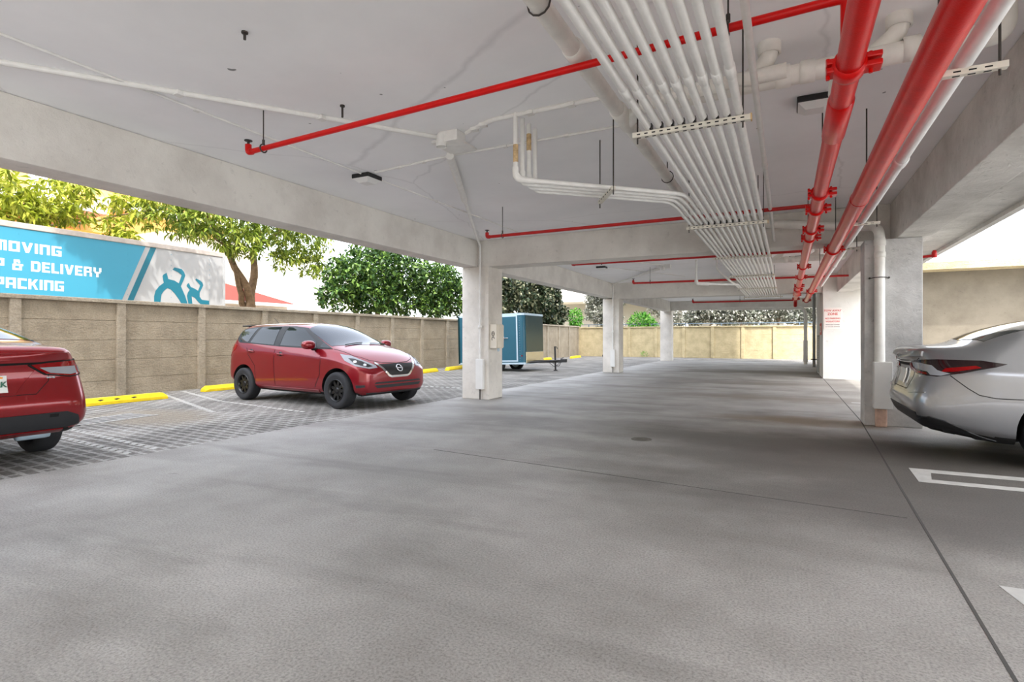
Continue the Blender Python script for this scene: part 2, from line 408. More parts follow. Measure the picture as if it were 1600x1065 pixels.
# ------------------------------------------------------------------ mesh builder
class MB:
    def __init__(s):
        s.v = []; s.f = []; s.mi = []; s.sm = []
        s.cur = 0
    def add(s, vs, fs, smooth=False, mi=None):
        b = len(s.v)
        s.v += [tuple(p) for p in vs]
        for f in fs:
            s.f.append(tuple(b + i for i in f)); s.mi.append(s.cur if mi is None else mi); s.sm.append(smooth)
        return s
    def box(s, lo, hi, mat=None, mi=None):
        x0, y0, z0 = lo; x1, y1, z1 = hi
        vs = [(x0, y0, z0), (x1, y0, z0), (x1, y1, z0), (x0, y1, z0), (x0, y0, z1), (x1, y0, z1), (x1, y1, z1), (x0, y1, z1)]
        if mat is not None:
            vs = [tuple(mat @ V(p)) for p in vs]
        return s.add(vs, [(0, 3, 2, 1), (4, 5, 6, 7), (0, 1, 5, 4), (1, 2, 6, 5), (2, 3, 7, 6), (3, 0, 4, 7)], False, mi)
    def cbox(s, c, size, mat=None, mi=None):
        c = V(c); h = V(size) / 2
        return s.box(c - h, c + h, mat, mi)
    def bbox(s, lo, hi, r=0.01, mat=None):
        """bevelled box"""
        bm = bmesh.new()
        bmesh.ops.create_cube(bm, size=1.0)
        lo = V(lo); hi = V(hi)
        for v in bm.verts:
            v.co = V([lo[i] + (v.co[i] + 0.5) * (hi[i] - lo[i]) for i in range(3)])
        bmesh.ops.bevel(bm, geom=bm.edges[:], offset=r, segments=2, profile=0.6, affect='EDGES')
        s.from_bm(bm, mat=mat); bm.free()
        return s
    def from_bm(s, bm, smooth=False, mat=None):
        bm.verts.index_update()
        vs = [(mat @ v.co) if mat is not None else v.co.copy() for v in bm.verts]
        return s.add(vs, [tuple(v.index for v in f.verts) for f in bm.faces], smooth)
    def cyl(s, p0, p1, r0, r1=None, seg=16, caps=True, mi=None):
        r1 = r0 if r1 is None else r1
        p0 = V(p0); p1 = V(p1); d = (p1 - p0).normalized()
        a = V((0, 0, 1)) if abs(d.z) < 0.9 else V((1, 0, 0))
        u = d.cross(a).normalized(); w = d.cross(u)
        vs = []
        for p, r in ((p0, r0), (p1, r1)):
            for k in range(seg):
                t = 2 * PI * k / seg
                vs.append(p + (u * math.cos(t) + w * math.sin(t)) * r)
        fs = [(k, (k + 1) % seg, seg + (k + 1) % seg, seg + k) for k in range(seg)]
        fs = [f[::-1] for f in fs]
        s.add(vs, fs, True, mi)
        if caps:
            s.add(vs[:seg], [tuple(range(seg))], False, mi)
            s.add(vs[seg:], [tuple(reversed(range(seg)))], False, mi)
        return s
    def tube(s, pts, r, seg=12, caps=True, fillet=0.0, fseg=5, mi=None):
        pts = [V(p) for p in pts]
        if fillet > 0 and len(pts) > 2:
            out = [pts[0]]
            for i in range(1, len(pts) - 1):
                a, b, c = pts[i - 1], pts[i], pts[i + 1]
                da = (a - b); dc = (c - b)
                q = min(fillet, da.length * 0.48, dc.length * 0.48)
                pa = b + da.normalized() * q; pc = b + dc.normalized() * q
                for k in range(fseg + 1):
                    t = k / fseg
                    out.append(pa * (1 - t) ** 2 + b * 2 * t * (1 - t) + pc * t * t)
            out.append(pts[-1]); pts = out
        rs = r if isinstance(r, (list, tuple)) else [r] * len(pts)
        if len(rs) != len(pts):
            rs = [rs[0] + (rs[-1] - rs[0]) * i / (len(pts) - 1) for i in range(len(pts))]
        n = len(pts); vs = []
        d0 = (pts[1] - pts[0]).normalized()
        a = V((0, 0, 1)) if abs(d0.z) < 0.9 else V((1, 0, 0))
        u = d0.cross(a).normalized()
        prev = d0
        for i in range(n):
            if i == 0: d = d0
            elif i == n - 1: d = (pts[-1] - pts[-2]).normalized()
            else: d = ((pts[i] - pts[i - 1]).normalized() + (pts[i + 1] - pts[i]).normalized()).normalized()
            q = prev.rotation_difference(d); u = (q @ u).normalized(); prev = d
            w = d.cross(u)
            for k in range(seg):
                t = 2 * PI * k / seg
                vs.append(pts[i] + (u * math.cos(t) + w * math.sin(t)) * rs[i])
        fs = []
        for i in range(n - 1):
            for k in range(seg):
                fs.append((i * seg + k, i * seg + (k + 1) % seg, (i + 1) * seg + (k + 1) % seg, (i + 1) * seg + k)[::-1][::-1])
        s.add(vs, fs, True, mi)
        if caps:
            s.add(vs[:seg], [tuple(reversed(range(seg)))], False, mi)
            s.add(vs[-seg:], [tuple(range(seg))], False, mi)
        return s
    def lathe(s, prof, c, axis='z', seg=24, smooth=True, mi=None):
        """prof: list of (radius, height along the axis)"""
        c = V(c); vs = []
        ax = {'x': (V((0, 1, 0)), V((0, 0, 1)), V((1, 0, 0))), 'y': (V((0, 0, 1)), V((1, 0, 0)), V((0, 1, 0))), 'z': (V((1, 0, 0)), V((0, 1, 0)), V((0, 0, 1)))}[axis]
        for r, h in prof:
            for k in range(seg):
                t = 2 * PI * k / seg
                vs.append(c + (ax[0] * math.cos(t) + ax[1] * math.sin(t)) * r + ax[2] * h)
        fs = []
        for i in range(len(prof) - 1):
            for k in range(seg):
                fs.append((i * seg + k, i * seg + (k + 1) % seg, (i + 1) * seg + (k + 1) % seg, (i + 1) * seg + k))
        s.add(vs, fs, smooth, mi)
        return s
    def prism(s, poly, fn, d0, d1, mi=None):
        """poly in 2D, fn(u, v, d) -> 3D; closed prism between depths d0 and d1"""
        n = len(poly)
        vs = [fn(u, v, d0) for u, v in poly] + [fn(u, v, d1) for u, v in poly]
        fs = [tuple(range(n)), tuple(range(2 * n - 1, n - 1, -1))]
        fs += [(k, n + k, n + (k + 1) % n, (k + 1) % n) for k in range(n)]
        return s.add(vs, fs, False, mi)

def fix_normals(me):
    bm = bmesh.new(); bm.from_mesh(me)
    bmesh.ops.recalc_face_normals(bm, faces=bm.faces[:])
    bm.to_mesh(me); bm.free()

def mesh_obj(name, mb, mats, parent=None, origin=None, recalc=True):
    me = bpy.data.meshes.new(name)
    if origin is None:
        if parent is not None and parent.get('_w') is not None:
            origin = V(parent['_w'])
        elif parent is None:
            a = np.array(mb.v); lo = a.min(0); hi = a.max(0)
            origin = V(((lo[0] + hi[0]) / 2, (lo[1] + hi[1]) / 2, lo[2]))
        else:
            origin = V((0, 0, 0))
    o = V(origin)
    me.from_pydata([(p[0] - o.x, p[1] - o.y, p[2] - o.z) for p in mb.v], [], mb.f)
    if not isinstance(mats, (list, tuple)): mats = [mats]
    for m in mats: me.materials.append(M[m] if isinstance(m, str) else m)
    me.polygons.foreach_set('material_index', mb.mi)
    me.polygons.foreach_set('use_smooth', mb.sm)
    if recalc: fix_normals(me)
    me.update()
    ob = bpy.data.objects.new(name, me)
    COL.objects.link(ob)
    if parent is not None:
        ob.parent = parent
    else:
        ob.location = o
    return ob

def thing(name, label, cat, loc=(0, 0, 0), rotz=0.0, group=None, world=True):
    o = bpy.data.objects.new(name, None)
    o.empty_display_size = 0.2
    COL.objects.link(o)
    o.location = loc; o.rotation_euler = (0, 0, rotz)
    o['label'] = label; o['category'] = cat
    if group: o['group'] = group
    if world: o['_w'] = list(loc)
    return o

def tag(o, label, cat, group=None):
    o['label'] = label; o['category'] = cat
    if group: o['group'] = group
    return o

def struct(name, mb, mat, parent=None):
    o = mesh_obj(name, mb, mat, parent)
    if parent is None: o['kind'] = 'structure'
    return o
CEIL = 3.12; BEAM = 2.60
XW = -12.5      # face of the boundary wall
YF = 35.0       # face of the far boundary wall

def build_shell():
    # garage slab
    f = MB(); f.box((-5.95, -6.0, -0.15), (9.5, 30.4, 0.0))
    fl = struct('floor', f, 'floor')
    def strip(p0, p1, w, name, mat, z=0.0015):
        a = V((*p0, 0)); b = V((*p1, 0)); n = (b - a).normalized().cross(V((0, 0, 1))) * w / 2
        m = MB(); m.add([a + n + V((0, 0, z)), a - n + V((0, 0, z)), b - n + V((0, 0, z)), b + n + V((0, 0, z)),
                         a + n - V((0, 0, 0.004)), a - n - V((0, 0, 0.004)), b - n - V((0, 0, 0.004)), b + n - V((0, 0, 0.004))],
                        [(0, 1, 2, 3), (7, 6, 5, 4), (0, 4, 5, 1), (1, 5, 6, 2), (2, 6, 7, 3), (3, 7, 4, 0)])
        o = mesh_obj(name, m, mat); 
        loc = o.location.copy(); o.parent = fl; o.location = loc - fl.location
        return o
    strip((0.70, 2.0), (0.96, 9.3), 0.014, 'expansion_joint', 'joint')
    strip((0.965, 9.3), (0.975, 18.7), 0.014, 'expansion_joint', 'joint')
    strip((-3.4, 4.93), (-1.5, 4.72), 0.008, 'expansion_joint', 'joint')
    strip((-1.5, 4.72), (0.72, 4.46), 0.008, 'expansion_joint', 'joint')
    # painted stall lines on the right: two long strokes joined by a short end stroke
    def line(poly, name='painted_line'):
        m = MB(); m.prism(poly, lambda u, v, d: (u, v, d), -0.004, 0.002)
        o = mesh_obj(name, m, 'white_line'); loc = o.location.copy(); o.parent = fl; o.location = loc - fl.location
    line([(1.01, 6.19), (1.15, 6.05), (6.4, 6.05), (6.4, 6.19)])
    line([(1.01, 6.19), (0.99, 5.64), (1.10, 5.76), (1.15, 6.05)])
    line([(0.99, 5.64), (6.4, 5.60), (6.4, 5.74), (1.10, 5.76)])
    line([(0.92, 3.44), (6.4, 3.58), (6.4, 3.05), (1.0, 2.98)])
    line([(1.08, 11.9), (1.9, 11.9), (1.9, 12.05), (1.08, 12.05)])
    # spots of red paint dropped on the slab
    rng = random.Random(5)
    m = MB()
    for cx, cy, n in ((-0.02, 1.72, 10), (0.10, 2.0, 7), (0.42, 2.14, 9), (0.16, 1.62, 6), (-0.05, 1.95, 4)):
        for k in range(n):
            x = cx + rng.gauss(0, 0.035); y = cy + rng.gauss(0, 0.03); r = rng.uniform(0.003, 0.009)
            e = rng.uniform(0.5, 2.2)
            m.prism([(x + r * e * math.cos(t * PI / 4), y + r * math.sin(t * PI / 4)) for t in range(8)], lambda u, v, d: (u, v, d), -0.002, 0.0012)
    o = mesh_obj('paint_spots', m, 'red_spot'); loc = o.location.copy(); o.parent = fl; o.location = loc - fl.location

    p = MB(); p.box((XW, -12, -0.15), (-5.95, 30.4, -0.004)); p.box((XW, 30.4, -0.15), (3.0, YF, -0.004))
    pv = struct('paving', p, 'pavers')
    # white stall lines that only catch the ribs of the paving
    def pline(poly):
        m = MB()
        (x0, y0), (x1, y1), w = poly
        a = V((x0, y0, 0)); b = V((x1, y1, 0)); d = (b - a); n = d.normalized().cross(V((0, 0, 1)))
        k = int(d.length / 0.155)
        for i in range(k):
            q = a + d * (i + 0.5) / k
            for sgn in (-1, 1):
                c = q + n * (w / 4 * sgn) + d.normalized() * (0.02 * sgn)
                m.box((c.x - 0.042, c.y - w * 0.20, -0.03), (c.x + 0.042, c.y + w * 0.20, 0.0015))
        o = mesh_obj('painted_line', m, 'white_line'); loc = o.location.copy(); o.parent = pv; o.location = loc - pv.location
    pline(((-11.9, 7.20), (-8.3, 5.82), 0.085)); pline(((-12.3, 7.85), (-9.8, 6.95), 0.085)); pline(((-9.8, 6.95), (-7.0, 6.5), 0.085))
    pline(((-9.2, 3.98), (-6.1, 3.62), 0.085)); pline(((-8.6, 3.60), (-6.1, 3.34), 0.085))
    pline(((-11.5, 11.3), (-7.0, 11.3), 0.12))

    g = MB(); g.box((-70, -60, -0.6), (45, -6.0, -0.16)); g.box((9.5, -6.0, -0.6), (45, YF + .2, -0.16)); 
    struct('bounce_apron', MB().box((-5.95, -40, -0.5), (40, -6.0, -0.02)).box((9.5, -6, -0.5), (40, 36, -0.02)).box((3.0, 30.4, -0.5), (9.5, 36, -0.02)), 'bounce_ground')  # unseen open apron, added so sunlit ground brightens the garage
    struct('yard_ground', MB().box((-90, -40, -0.5), (XW - 0.08, 36, -0.06)).box((-90, YF + .08, -0.5), (40, 110, -0.06)), 'soil')

    # ceiling slab
    struct('ceiling', MB().box((-5.8, -2.8, CEIL), (2.22, 31.0, CEIL + 0.4)), 'ceiling')
    struct('upper_floors_shade_slabs', MB().box((-5.8, -2.8, CEIL + 0.42), (2.22, 31.0, 9.0)).box((-5.8, -16, 9.0), (2.22, 31.0, 16.5)).box((2.22, -4.5, 5.6), (8.3, 8.6, 6.0)).box((2.22, 8.6, 5.6), (4.9, 18.7, 6.0)), 'bld_white')  # unseen upper floors; overhang and side slabs added to shade walls and cars
    # perimeter beams and cross beams
    def beam(lo, hi, mat, label):
        o = struct('beam', MB().bbox(lo, hi, 0.012), mat); tag(o, label, 'beam'); return o
    beam((-5.80, -2.8, BEAM), (-5.45, 30.8, CEIL - 0.002), 'stucco', 'long painted concrete edge beam along the open left side')
    beam((-5.448, 9.42, BEAM), (1.328, 9.88, CEIL - 0.002), 'stucco', 'painted cross beam from the nearest left column to the grey column')
    beam((-5.448, 18.85, BEAM - 0.03), (1.328, 19.3, CEIL - 0.002), 'stucco', 'painted cross beam at the second left column, meeting the white wall')
    beam((-5.448, 29.6, BEAM + 0.05), (3.0, 30.05, CEIL - 0.002), 'stucco', 'farthest cross beam, in front of the far boundary wall')
    o = struct('beam', MB().bbox((1.33, -2.8, 2.55), (1.72, 18.74, CEIL - 0.002), 0.01), 'beam_rough'); tag(o, 'rough painted edge beam along the right side above the silver car', 'beam')
    o = struct('soffit', MB().box((1.722, -2.8, 2.60), (2.14, 18.74, 2.72)).box((2.14, -2.8, 2.55), (2.22, 18.74, CEIL)), 'beam_rough'); tag(o, 'beige underside strip with drip edge outside the right beam', 'soffit')
    # columns
    def column(lo, hi, mat, label, chips=0):
        m = MB().bbox(lo, hi, 0.012)
        o = struct('column', m, mat); tag(o, label, 'column'); return o
    column((-5.80, 9.40, 0), (-5.20, 9.98, BEAM), 'stucco_col', 'cream square column nearest on the left, with the grey box marked on its side')
    column((-5.80, 18.80, 0), (-5.22, 19.36, BEAM - 0.03), 'stucco_col', 'second white column on the left, right of the teal trailer')
    column((-5.98, 29.55, 0), (-5.40, 30.1, BEAM + 0.05), 'stucco_col', 'third and farthest white column on the left')
    column((0.96, 8.97, 0), (1.62, 9.41, 2.548), 'stucco_grey', 'blotchy grey column behind the silver car')
    # enclosed core with the parking sign
    w = MB(); w.box((0.97, 18.75, 0), (2.3, 22.3, CEIL - 0.002)); w.box((1.25, 22.3, 0), (2.3, 29.6, CEIL - 0.002))
    struct('wall_core', w, 'wall_white')
    # beige wall beyond the silver car with its projecting ledge
    w = MB(); w.box((2.3, 19.2, 0), (16, 19.5, 3.2))
    wr = struct('wall_right', w, 'wall_beige')
    # precast boundary wall on the left
    def planks(m, a0, a1, fixed, axis, heights, th=0.06):
        z = 0.0
        for h in heights:
            if axis == 'y':
                m.bbox((fixed - th, a0, z + 0.003), (fixed, a1, z + h - 0.003), 0.006)
            else:
                m.bbox((a0, fixed, z + 0.003), (a1, fixed + th, z + h - 0.003), 0.006)
            z += h
    yp = [1.35 + 1.77 * k for k in range(20)]
    m = MB()
    hs = [0.34, 0.42, 0.40, 0.40, 0.36]
    for k in range(len(yp) - 1):
        j = 0.02 * math.sin(k * 2.7)
        planks(m, yp[k], yp[k + 1], XW, 'y', [hs[0] + j, hs[1] - j] + hs[2:])
    m.box((XW - 0.055, yp[0], 0), (XW - 0.02, yp[-1], 1.93))
    wl = struct('wall_left', m, 'precast')
    def sub(o, mb, name, mat):
        c = mesh_obj(name, mb, mat); loc = c.location.copy(); c.parent = o; c.location = loc - o.location; return c
    sub(wr, MB().box((2.3, 18.45, 3.06), (16, 19.5, 3.26)), 'ledge', 'precast_far')
    for y in yp:
        sub(wl, MB().bbox((XW - 0.09, y - 0.085, 0), (XW + 0.06, y + 0.085, 1.94), 0.012), 'post', 'precast_post')
    sub(wl, MB().bbox((XW - 0.13, yp[0], 1.92), (XW + 0.085, YF + 0.1, 2.0), 0.014), 'coping', 'precast_post')
    xp = [XW + 0.12 + 1.68 * k for k in range(10)]
    m = MB()
    for k in range(len(xp) - 1):
        planks(m, xp[k], xp[k + 1], YF, 'x', [0.46, 0.48, 0.46, 0.46])
    m.box((xp[0], YF + 0.02, 0), (xp[-1], YF + 0.055, 1.87))
    wf = struct('wall_far', m, 'precast_far')
    for x in xp:
        sub(wf, MB().bbox((x - 0.085, YF - 0.06, 0), (x + 0.085, YF + 0.09, 1.88), 0.012), 'post', 'precast_far')
    sub(wf, MB().bbox((XW + 0.1, YF - 0.085, 1.86), (xp[-1] + .1, YF + 0.13, 1.93), 0.014), 'coping', 'precast_far')
def rod(m, x, y, z0, z1, r=0.005):
    m.cyl((x, y, z0), (x, y, z1), r, seg=6)

def coupling_mb(c, r, axis='y', w=0.055):
    """bolted pipe coupling: ring with two lugs"""
    m = MB(); c = V(c)
    m.lathe([(r * 1.02, -w), (r * 1.22, -w * 0.9), (r * 1.28, -w * 0.4), (r * 1.28, w * 0.4), (r * 1.22, w * 0.9), (r * 1.02, w)], c, axis, 20)
    for s in (-1, 1):
        for h in (-0.020, 0.020):
            if axis == 'y':
                m.bbox((c.x + s * r * 1.15 - 0.028, c.y - w * 0.8, c.z + h - 0.013), (c.x + s * r * 1.15 + 0.036 * (1 if s > 0 else 0) + 0.028, c.y + w * 0.8, c.z + h + 0.013), 0.006)
        if axis == 'y':
            m.cyl((c.x + s * r * 1.5, c.y, c.z - 0.05), (c.x + s * r * 1.5, c.y, c.z + 0.05), 0.009, seg=8)
    return m

def clevis_mb(x, y, zp, r, ztop):
    """clevis loop round a branch pipe with its threaded rod"""
    m = MB()
    pts = [(x, y + (r + 0.012) * math.cos(t), zp + (r + 0.012) * math.sin(t)) for t in [math.radians(a) for a in range(-90, 271, 30)]]
    m.tube(pts, 0.006, seg=6)
    m.cyl((x, y, zp + r + 0.01), (x, y, zp + r + 0.05), 0.011, seg=8)
    rod(m, x, y, zp + r + 0.03, ztop)
    return m

def build_pipes():
    # ---- the two fat red mains
    t = thing('sprinkler_main', 'thinner of the two fat red mains, with many bolted couplings', 'pipe', (0.265, 8, 2.49))
    mesh_obj('pipe', MB().tube([(0.265, -2.7, 2.49), (0.265, 20.6, 2.49), (0.265, 20.95, 2.30)], 0.058, seg=20, fillet=0.15), 'red_pipe', t)
    for y in (3.05, 5.61, 6.29, 7.44, 8.04, 11.2, 13.15, 15.3, 16.5, 18.4, 20.3):
        mesh_obj('coupling', coupling_mb((0.265, y, 2.49), 0.058), 'red_pipe', t)
    mesh_obj('sleeve', MB().lathe([(0.059, -0.3), (0.066, -0.28), (0.066, 0.28), (0.059, 0.3)], (0.265, 3.75, 2.49), 'y', 20), 'red_pipe', t)
    mesh_obj('valve_body', MB().lathe([(0.059, -0.9), (0.085, -0.8), (0.09, -0.4), (0.07, -0.1), (0.07, 0.2), (0.095, 0.4), (0.095, 0.8), (0.059, 0.95)], (0.265, 17.4, 2.49), 'y', 20), 'red_pipe', t)
    for y, zt in ((5.2, CEIL), (12.4, CEIL), (8.6, CEIL)):
        m = MB(); rod(m, 0.265, y, 2.55, zt, 0.006); mesh_obj('hanger_rod', m, 'rod', t)
    t = thing('fire_main', 'fattest red main running beside the white pipe', 'pipe', (0.60, 8, 2.48))
    mesh_obj('pipe', MB().tube([(0.60, -2.7, 2.48), (0.60, 21.2, 2.48)], 0.074, seg=24), 'red_pipe', t)
    mesh_obj('sleeve', MB().lathe([(0.075, -0.02), (0.079, -0.012), (0.079, 0.012), (0.075, 0.02)], (0.60, 5.95, 2.48), 'y', 24), 'red_pipe', t)
    for y in (9.15, 17.0, 21.1):
        mesh_obj('coupling', coupling_mb((0.60, y, 2.48), 0.074), 'red_pipe', t)
    for y, zt in ((5.45, CEIL), (8.7, CEIL), (12.7, CEIL), (3.0, CEIL)):
        m = MB(); rod(m, 0.60, y, 2.55, zt, 0.006); mesh_obj('hanger_rod', m, 'rod', t)
    # ---- white pipe beside the fire main
    t = thing('waste_pipe', 'slim white pipe running right beside the fattest red main', 'pipe', (0.765, 5, 2.55))
    mesh_obj('pipe', MB().tube([(0.765, -2.7, 2.55), (0.765, 15.5, 2.50)], 0.040, seg=18), 'pipe_white', t)
    for y in (5.0, 11.5):
        mesh_obj('sleeve', MB().lathe([(0.041, -0.07), (0.049, -0.06), (0.049, 0.06), (0.041, 0.07)], (0.765, y, 2.55 - 0.0025 * (y + 4)), 'y', 18), 'pipe_white', t)
    for y in (3.35, 7.3, 9.25):
        m = MB(); m.bbox((0.675, y - 0.02, 2.468), (0.93, y + 0.02, 2.5), 0.004)
        m.cur = 1
        for k in range(3): m.box((0.72 + k * 0.06, y - 0.0206, 2.479), (0.75 + k * 0.06, y + 0.0206, 2.486))
        for k in range(3): m.box((0.72 + k * 0.06, y - 0.006, 2.4672), (0.75 + k * 0.06, y + 0.006, 2.469))
        mesh_obj('strut_bracket', m, ['strut', 'slot'], t)
        m = MB(); rod(m, 0.90, y, 2.44, CEIL if y != 9.25 else 3.1, 0.006); mesh_obj('hanger_rod', m, 'rod', t)
    # ---- red branch pipes across the ceiling
    def branch(p0, p1, r, rods, label, mat='dark_red', riser=None, head=True):
        p0 = V(p0); p1 = V(p1)
        t = thing('sprinkler_branch', label, 'pipe', tuple((p0 + p1) / 2), group='red sprinkler branches')
        m = MB().cyl(p0, p1, r, seg=14)
        mesh_obj('pipe', m, mat, t)
        if head:
            e = MB(); e.tube([p0 + V((r * 2.2, 0, 0)), p0, p0 + V((0, 0, r * 3))], r * 1.22, seg=12, fillet=r * 1.5)
            mesh_obj('elbow', e, mat, t)
            h = MB(); h.cyl(p0 + V((0, 0, r * 2.6)), p0 + V((0, 0, r * 4.4)), r * 0.5, seg=10)
            h.cyl(p0 + V((0, 0, r * 4.4)), p0 + V((0, 0, r * 4.7)), r * 1.5, seg=12)
            mesh_obj('sprinkler_head', h, 'black_iron', t)
        if riser:
            mesh_obj('riser', MB().tube([p1 - V((0.02, 0, 0)), p1 + V((0.05, 0, 0)), (p1.x + 0.05, p1.y, riser)], r * 1.05, seg=12, fillet=0.05), mat, t)
        for x in rods:
            f = (x - p0.x) / (p1.x - p0.x); q = p0 + (p1 - p0) * f
            mesh_obj('hanger', clevis_mb(q.x, q.y, q.z, r, CEIL), 'rod', t)
        return t
    branch((-4.15, 3.23, 2.80), (0.20, 3.02, 2.80), 0.022, (-3.95, -0.27), 'nearest red branch pipe crossing the ceiling, passing over the conduits', 'red_pipe', 2.54)
    branch((-3.98, 7.15, 2.70), (0.20, 7.10, 2.70), 0.022, (-3.72, -0.30), 'second red branch pipe, just in front of the nearest cross beam', 'dark_red', 2.54)
    branch((-3.91, 10.6, 2.70), (0.20, 10.72, 2.70), 0.026, (-3.3,), 'red branch pipe just beyond the nearest cross beam', 'dark_red', 2.54)
    branch((-3.75, 14.95, 2.70), (1.32, 15.3, 2.69), 0.026, (-3.3,), 'red branch pipe in the middle of the second bay, reaching the right beam', 'dark_red')
    branch((-3.1, 21.2, 2.52), (0.2, 21.5, 2.52), 0.028, (-1.5,), 'farthest red branch pipe, beyond the second cross beam', 'dark_red', 2.49)
    t = thing('sprinkler_stub', 'short red sprinkler stub under the right soffit behind the grey column', 'pipe', (1.95, 9.8, 2.45))
    mesh_obj('pipe', MB().cyl((1.63, 10.5, 2.44), (2.02, 10.4, 2.46), 0.022, seg=12), 'dark_red', t)
    mesh_obj('elbow', MB().lathe([(0.02, -0.05), (0.035, -0.045), (0.035, 0.03), (0.02, 0.06)], (2.02, 10.4, 2.48), 'z', 12), 'dark_red', t)
    m = MB(); rod(m, 1.86, 10.44, 2.46, 2.6, 0.006); mesh_obj('hanger_rod', m, 'rod', t)

    # ---- rack of painted conduits
    place = ['leftmost', 'second from the left', 'third from the left', 'fourth from the left', 'middle', 'fourth from the right', 'third from the right', 'second from the right', 'rightmost']
    zc = 2.562
    for k in range(9):
        x0 = -0.80 + 0.068 * k; x1 = -0.785 + 0.066 * k
        t = thing('conduit', f'straight white conduit, {place[k]} of the nine over the first bracket', 'conduit', (x1, 7, zc), group='straight conduits on the rack')
        mesh_obj('tube', MB().tube([(x0, -2.7, zc), (x0, 3.6, zc), (x1, 6.9, zc), (x1, 19.6, zc)], 0.0235, seg=12), 'conduit', t)
        for y in (3.02 + 0.02 * math.sin(k * 2.1), 6.55, 12.9):
            xx = x0 if y < 5 else x1
            mesh_obj('sleeve', MB().lathe([(0.0235, -0.06), (0.0275, -0.055), (0.0275, 0.055), (0.0235, 0.06)], (xx, y, zc), 'y', 12), 'conduit', t)
    m = MB(); m.box((-0.822, 1.7, zc - 0.004), (-0.80, 2.6, zc + 0.016))
    pos4 = ['nearest', 'second nearest', 'third', 'farthest']
    for k in range(4):
        x = -0.85 - 0.058 * k
        ys = 4.22 + 0.135 * k
        ye = ys + 0.93 * (x + 2.07)
        t = thing('bent_conduit', f'bent white conduit dropping from the ceiling to join the rack, {pos4[k]} of four risers', 'conduit', (-2.07, ys, 2.55), group='bent conduits from the ceiling')
        pts = [(-2.07, ys, CEIL), (-2.07, ys, 2.556), (x - 0.02, ye, 2.556), (x, ye + 0.35, zc), (x, 19.3, zc)]
        mesh_obj('tube', MB().tube(pts, 0.021, seg=12, fillet=0.10), 'conduit', t)
        mesh_obj('elbow', MB().tube([(-2.07, ys, 2.66), (-2.07, ys, 2.556), (-1.95, ys + 0.11, 2.556)], 0.027, seg=12, fillet=0.06), 'conduit', t)
        mesh_obj('sleeve', MB().lathe([(0.021, -0.05), (0.026, -0.045), (0.026, 0.045), (0.021, 0.05)], (x, ye + 0.75, zc), 'y', 12), 'conduit', t)
        if k in (0, 2):
            mesh_obj('rust_patch', MB().lathe([(0.0218, -0.07), (0.0222, -0.05), (0.0222, 0.06), (0.0218, 0.08)], (-2.07, ys, 2.77 + 0.09 * k), 'z', 12), 'rust', t)
    # strut carrying the four bent conduits half way
    t = thing('strut_bracket', 'short diagonal bracket under the bent white conduits, on two long rods', 'bracket', (-1.5, 4.85, 2.5))
    a = V((-1.62, 5.16, 2.515)); b = V((-1.36, 4.72, 2.515))
    d = (b - a).normalized(); R = Matrix.Translation((a + b) / 2) @ Matrix.Rotation(math.atan2(d.y, d.x), 4, 'Z')
    m = MB(); m.box((-0.26, -0.018, -0.014), (0.26, 0.018, 0.016), R); m.cur = 1
    for k in range(6): m.box((-0.22 + k * 0.08, -0.0186, -0.006), (-0.18 + k * 0.08, 0.0186, 0.005), R)
    mesh_obj('strut', m, ['strut', 'slot'], t)
    for q in (a, b):
        m = MB(); rod(m, q.x, q.y, 2.46, CEIL, 0.006); mesh_obj('hanger_rod', m, 'rod', t)
    # two bent conduits in the second bay
    for k in range(2):
        lab = ['bent conduit with a straight riser beyond the nearest cross beam', 'bent conduit with a curved riser beyond the nearest cross beam'][k]
        t = thing('bent_conduit', lab, 'conduit', (-2.0, 14.0, 2.55), group='far bent conduits')
        if k == 0:
            pts = [(-1.98, 14.1, CEIL), (-1.98, 14.1, 2.54), (-1.12, 14.8, 2.54), (-1.10, 15.2, zc), (-1.10, 19.3, zc)]
        else:
            pts = [(-1.50, 14.0, CEIL), (-1.50, 14.0, 2.85), (-1.22, 14.3, 2.58), (-1.16, 15.1, zc), (-1.16, 19.3, zc)]
        mesh_obj('tube', MB().tube(pts, 0.026, seg=10, fillet=0.12), 'conduit', t)
        if k == 0: mesh_obj('elbow', MB().tube([(-1.98, 14.1, 2.62), (-1.98, 14.1, 2.54), (-1.72, 14.31, 2.54)], 0.045, seg=10, fillet=0.05), 'conduit', t)
    # strut brackets on threaded rods
    where = ['nearest slotted bracket under the conduit rack', 'second slotted bracket under the conduit rack', 'bracket under the conduits at the nearest cross beam',
             'bracket under the conduits just past the nearest cross beam', 'bracket under the conduits midway along the second bay', 'farthest bracket under the conduits, at their end']
    for k, (y, xl, xr, zt) in enumerate(((3.58, -0.90, -0.19, CEIL), (6.88, -1.08, -0.19, CEIL), (9.72, -1.10, -0.22, BEAM), (12.7, -1.10, -0.24, CEIL), (16.0, -1.18, -0.24, CEIL), (19.4, -1.25, -0.12, CEIL))):
        t = thing('strut_bracket', where[k], 'bracket', (xl, y, 2.5), group='conduit rack brackets')
        m = MB().bbox((xl, y - 0.02, 2.503), (xr, y + 0.02, 2.537), 0.004); m.cur = 1; n = int((xr - xl) / 0.05)
        for i in range(n):
            x = xl + 0.03 + i * (xr - xl - 0.04) / n
            m.box((x, y - 0.0206, 2.516), (x + 0.022, y + 0.0206, 2.524))
            m.box((x, y - 0.007, 2.5022), (x + 0.022, y + 0.007, 2.504))
        mesh_obj('strut', m, ['strut', 'slot'], t)
        for i in range(8 if k < 2 else 0):
            x = xl + 0.12 + i * 0.067
            mesh_obj('pipe_clamp', MB().box((x - 0.008, y - 0.03, 2.54), (x + 0.008, y + 0.012, 2.575)), 'black_iron', t)
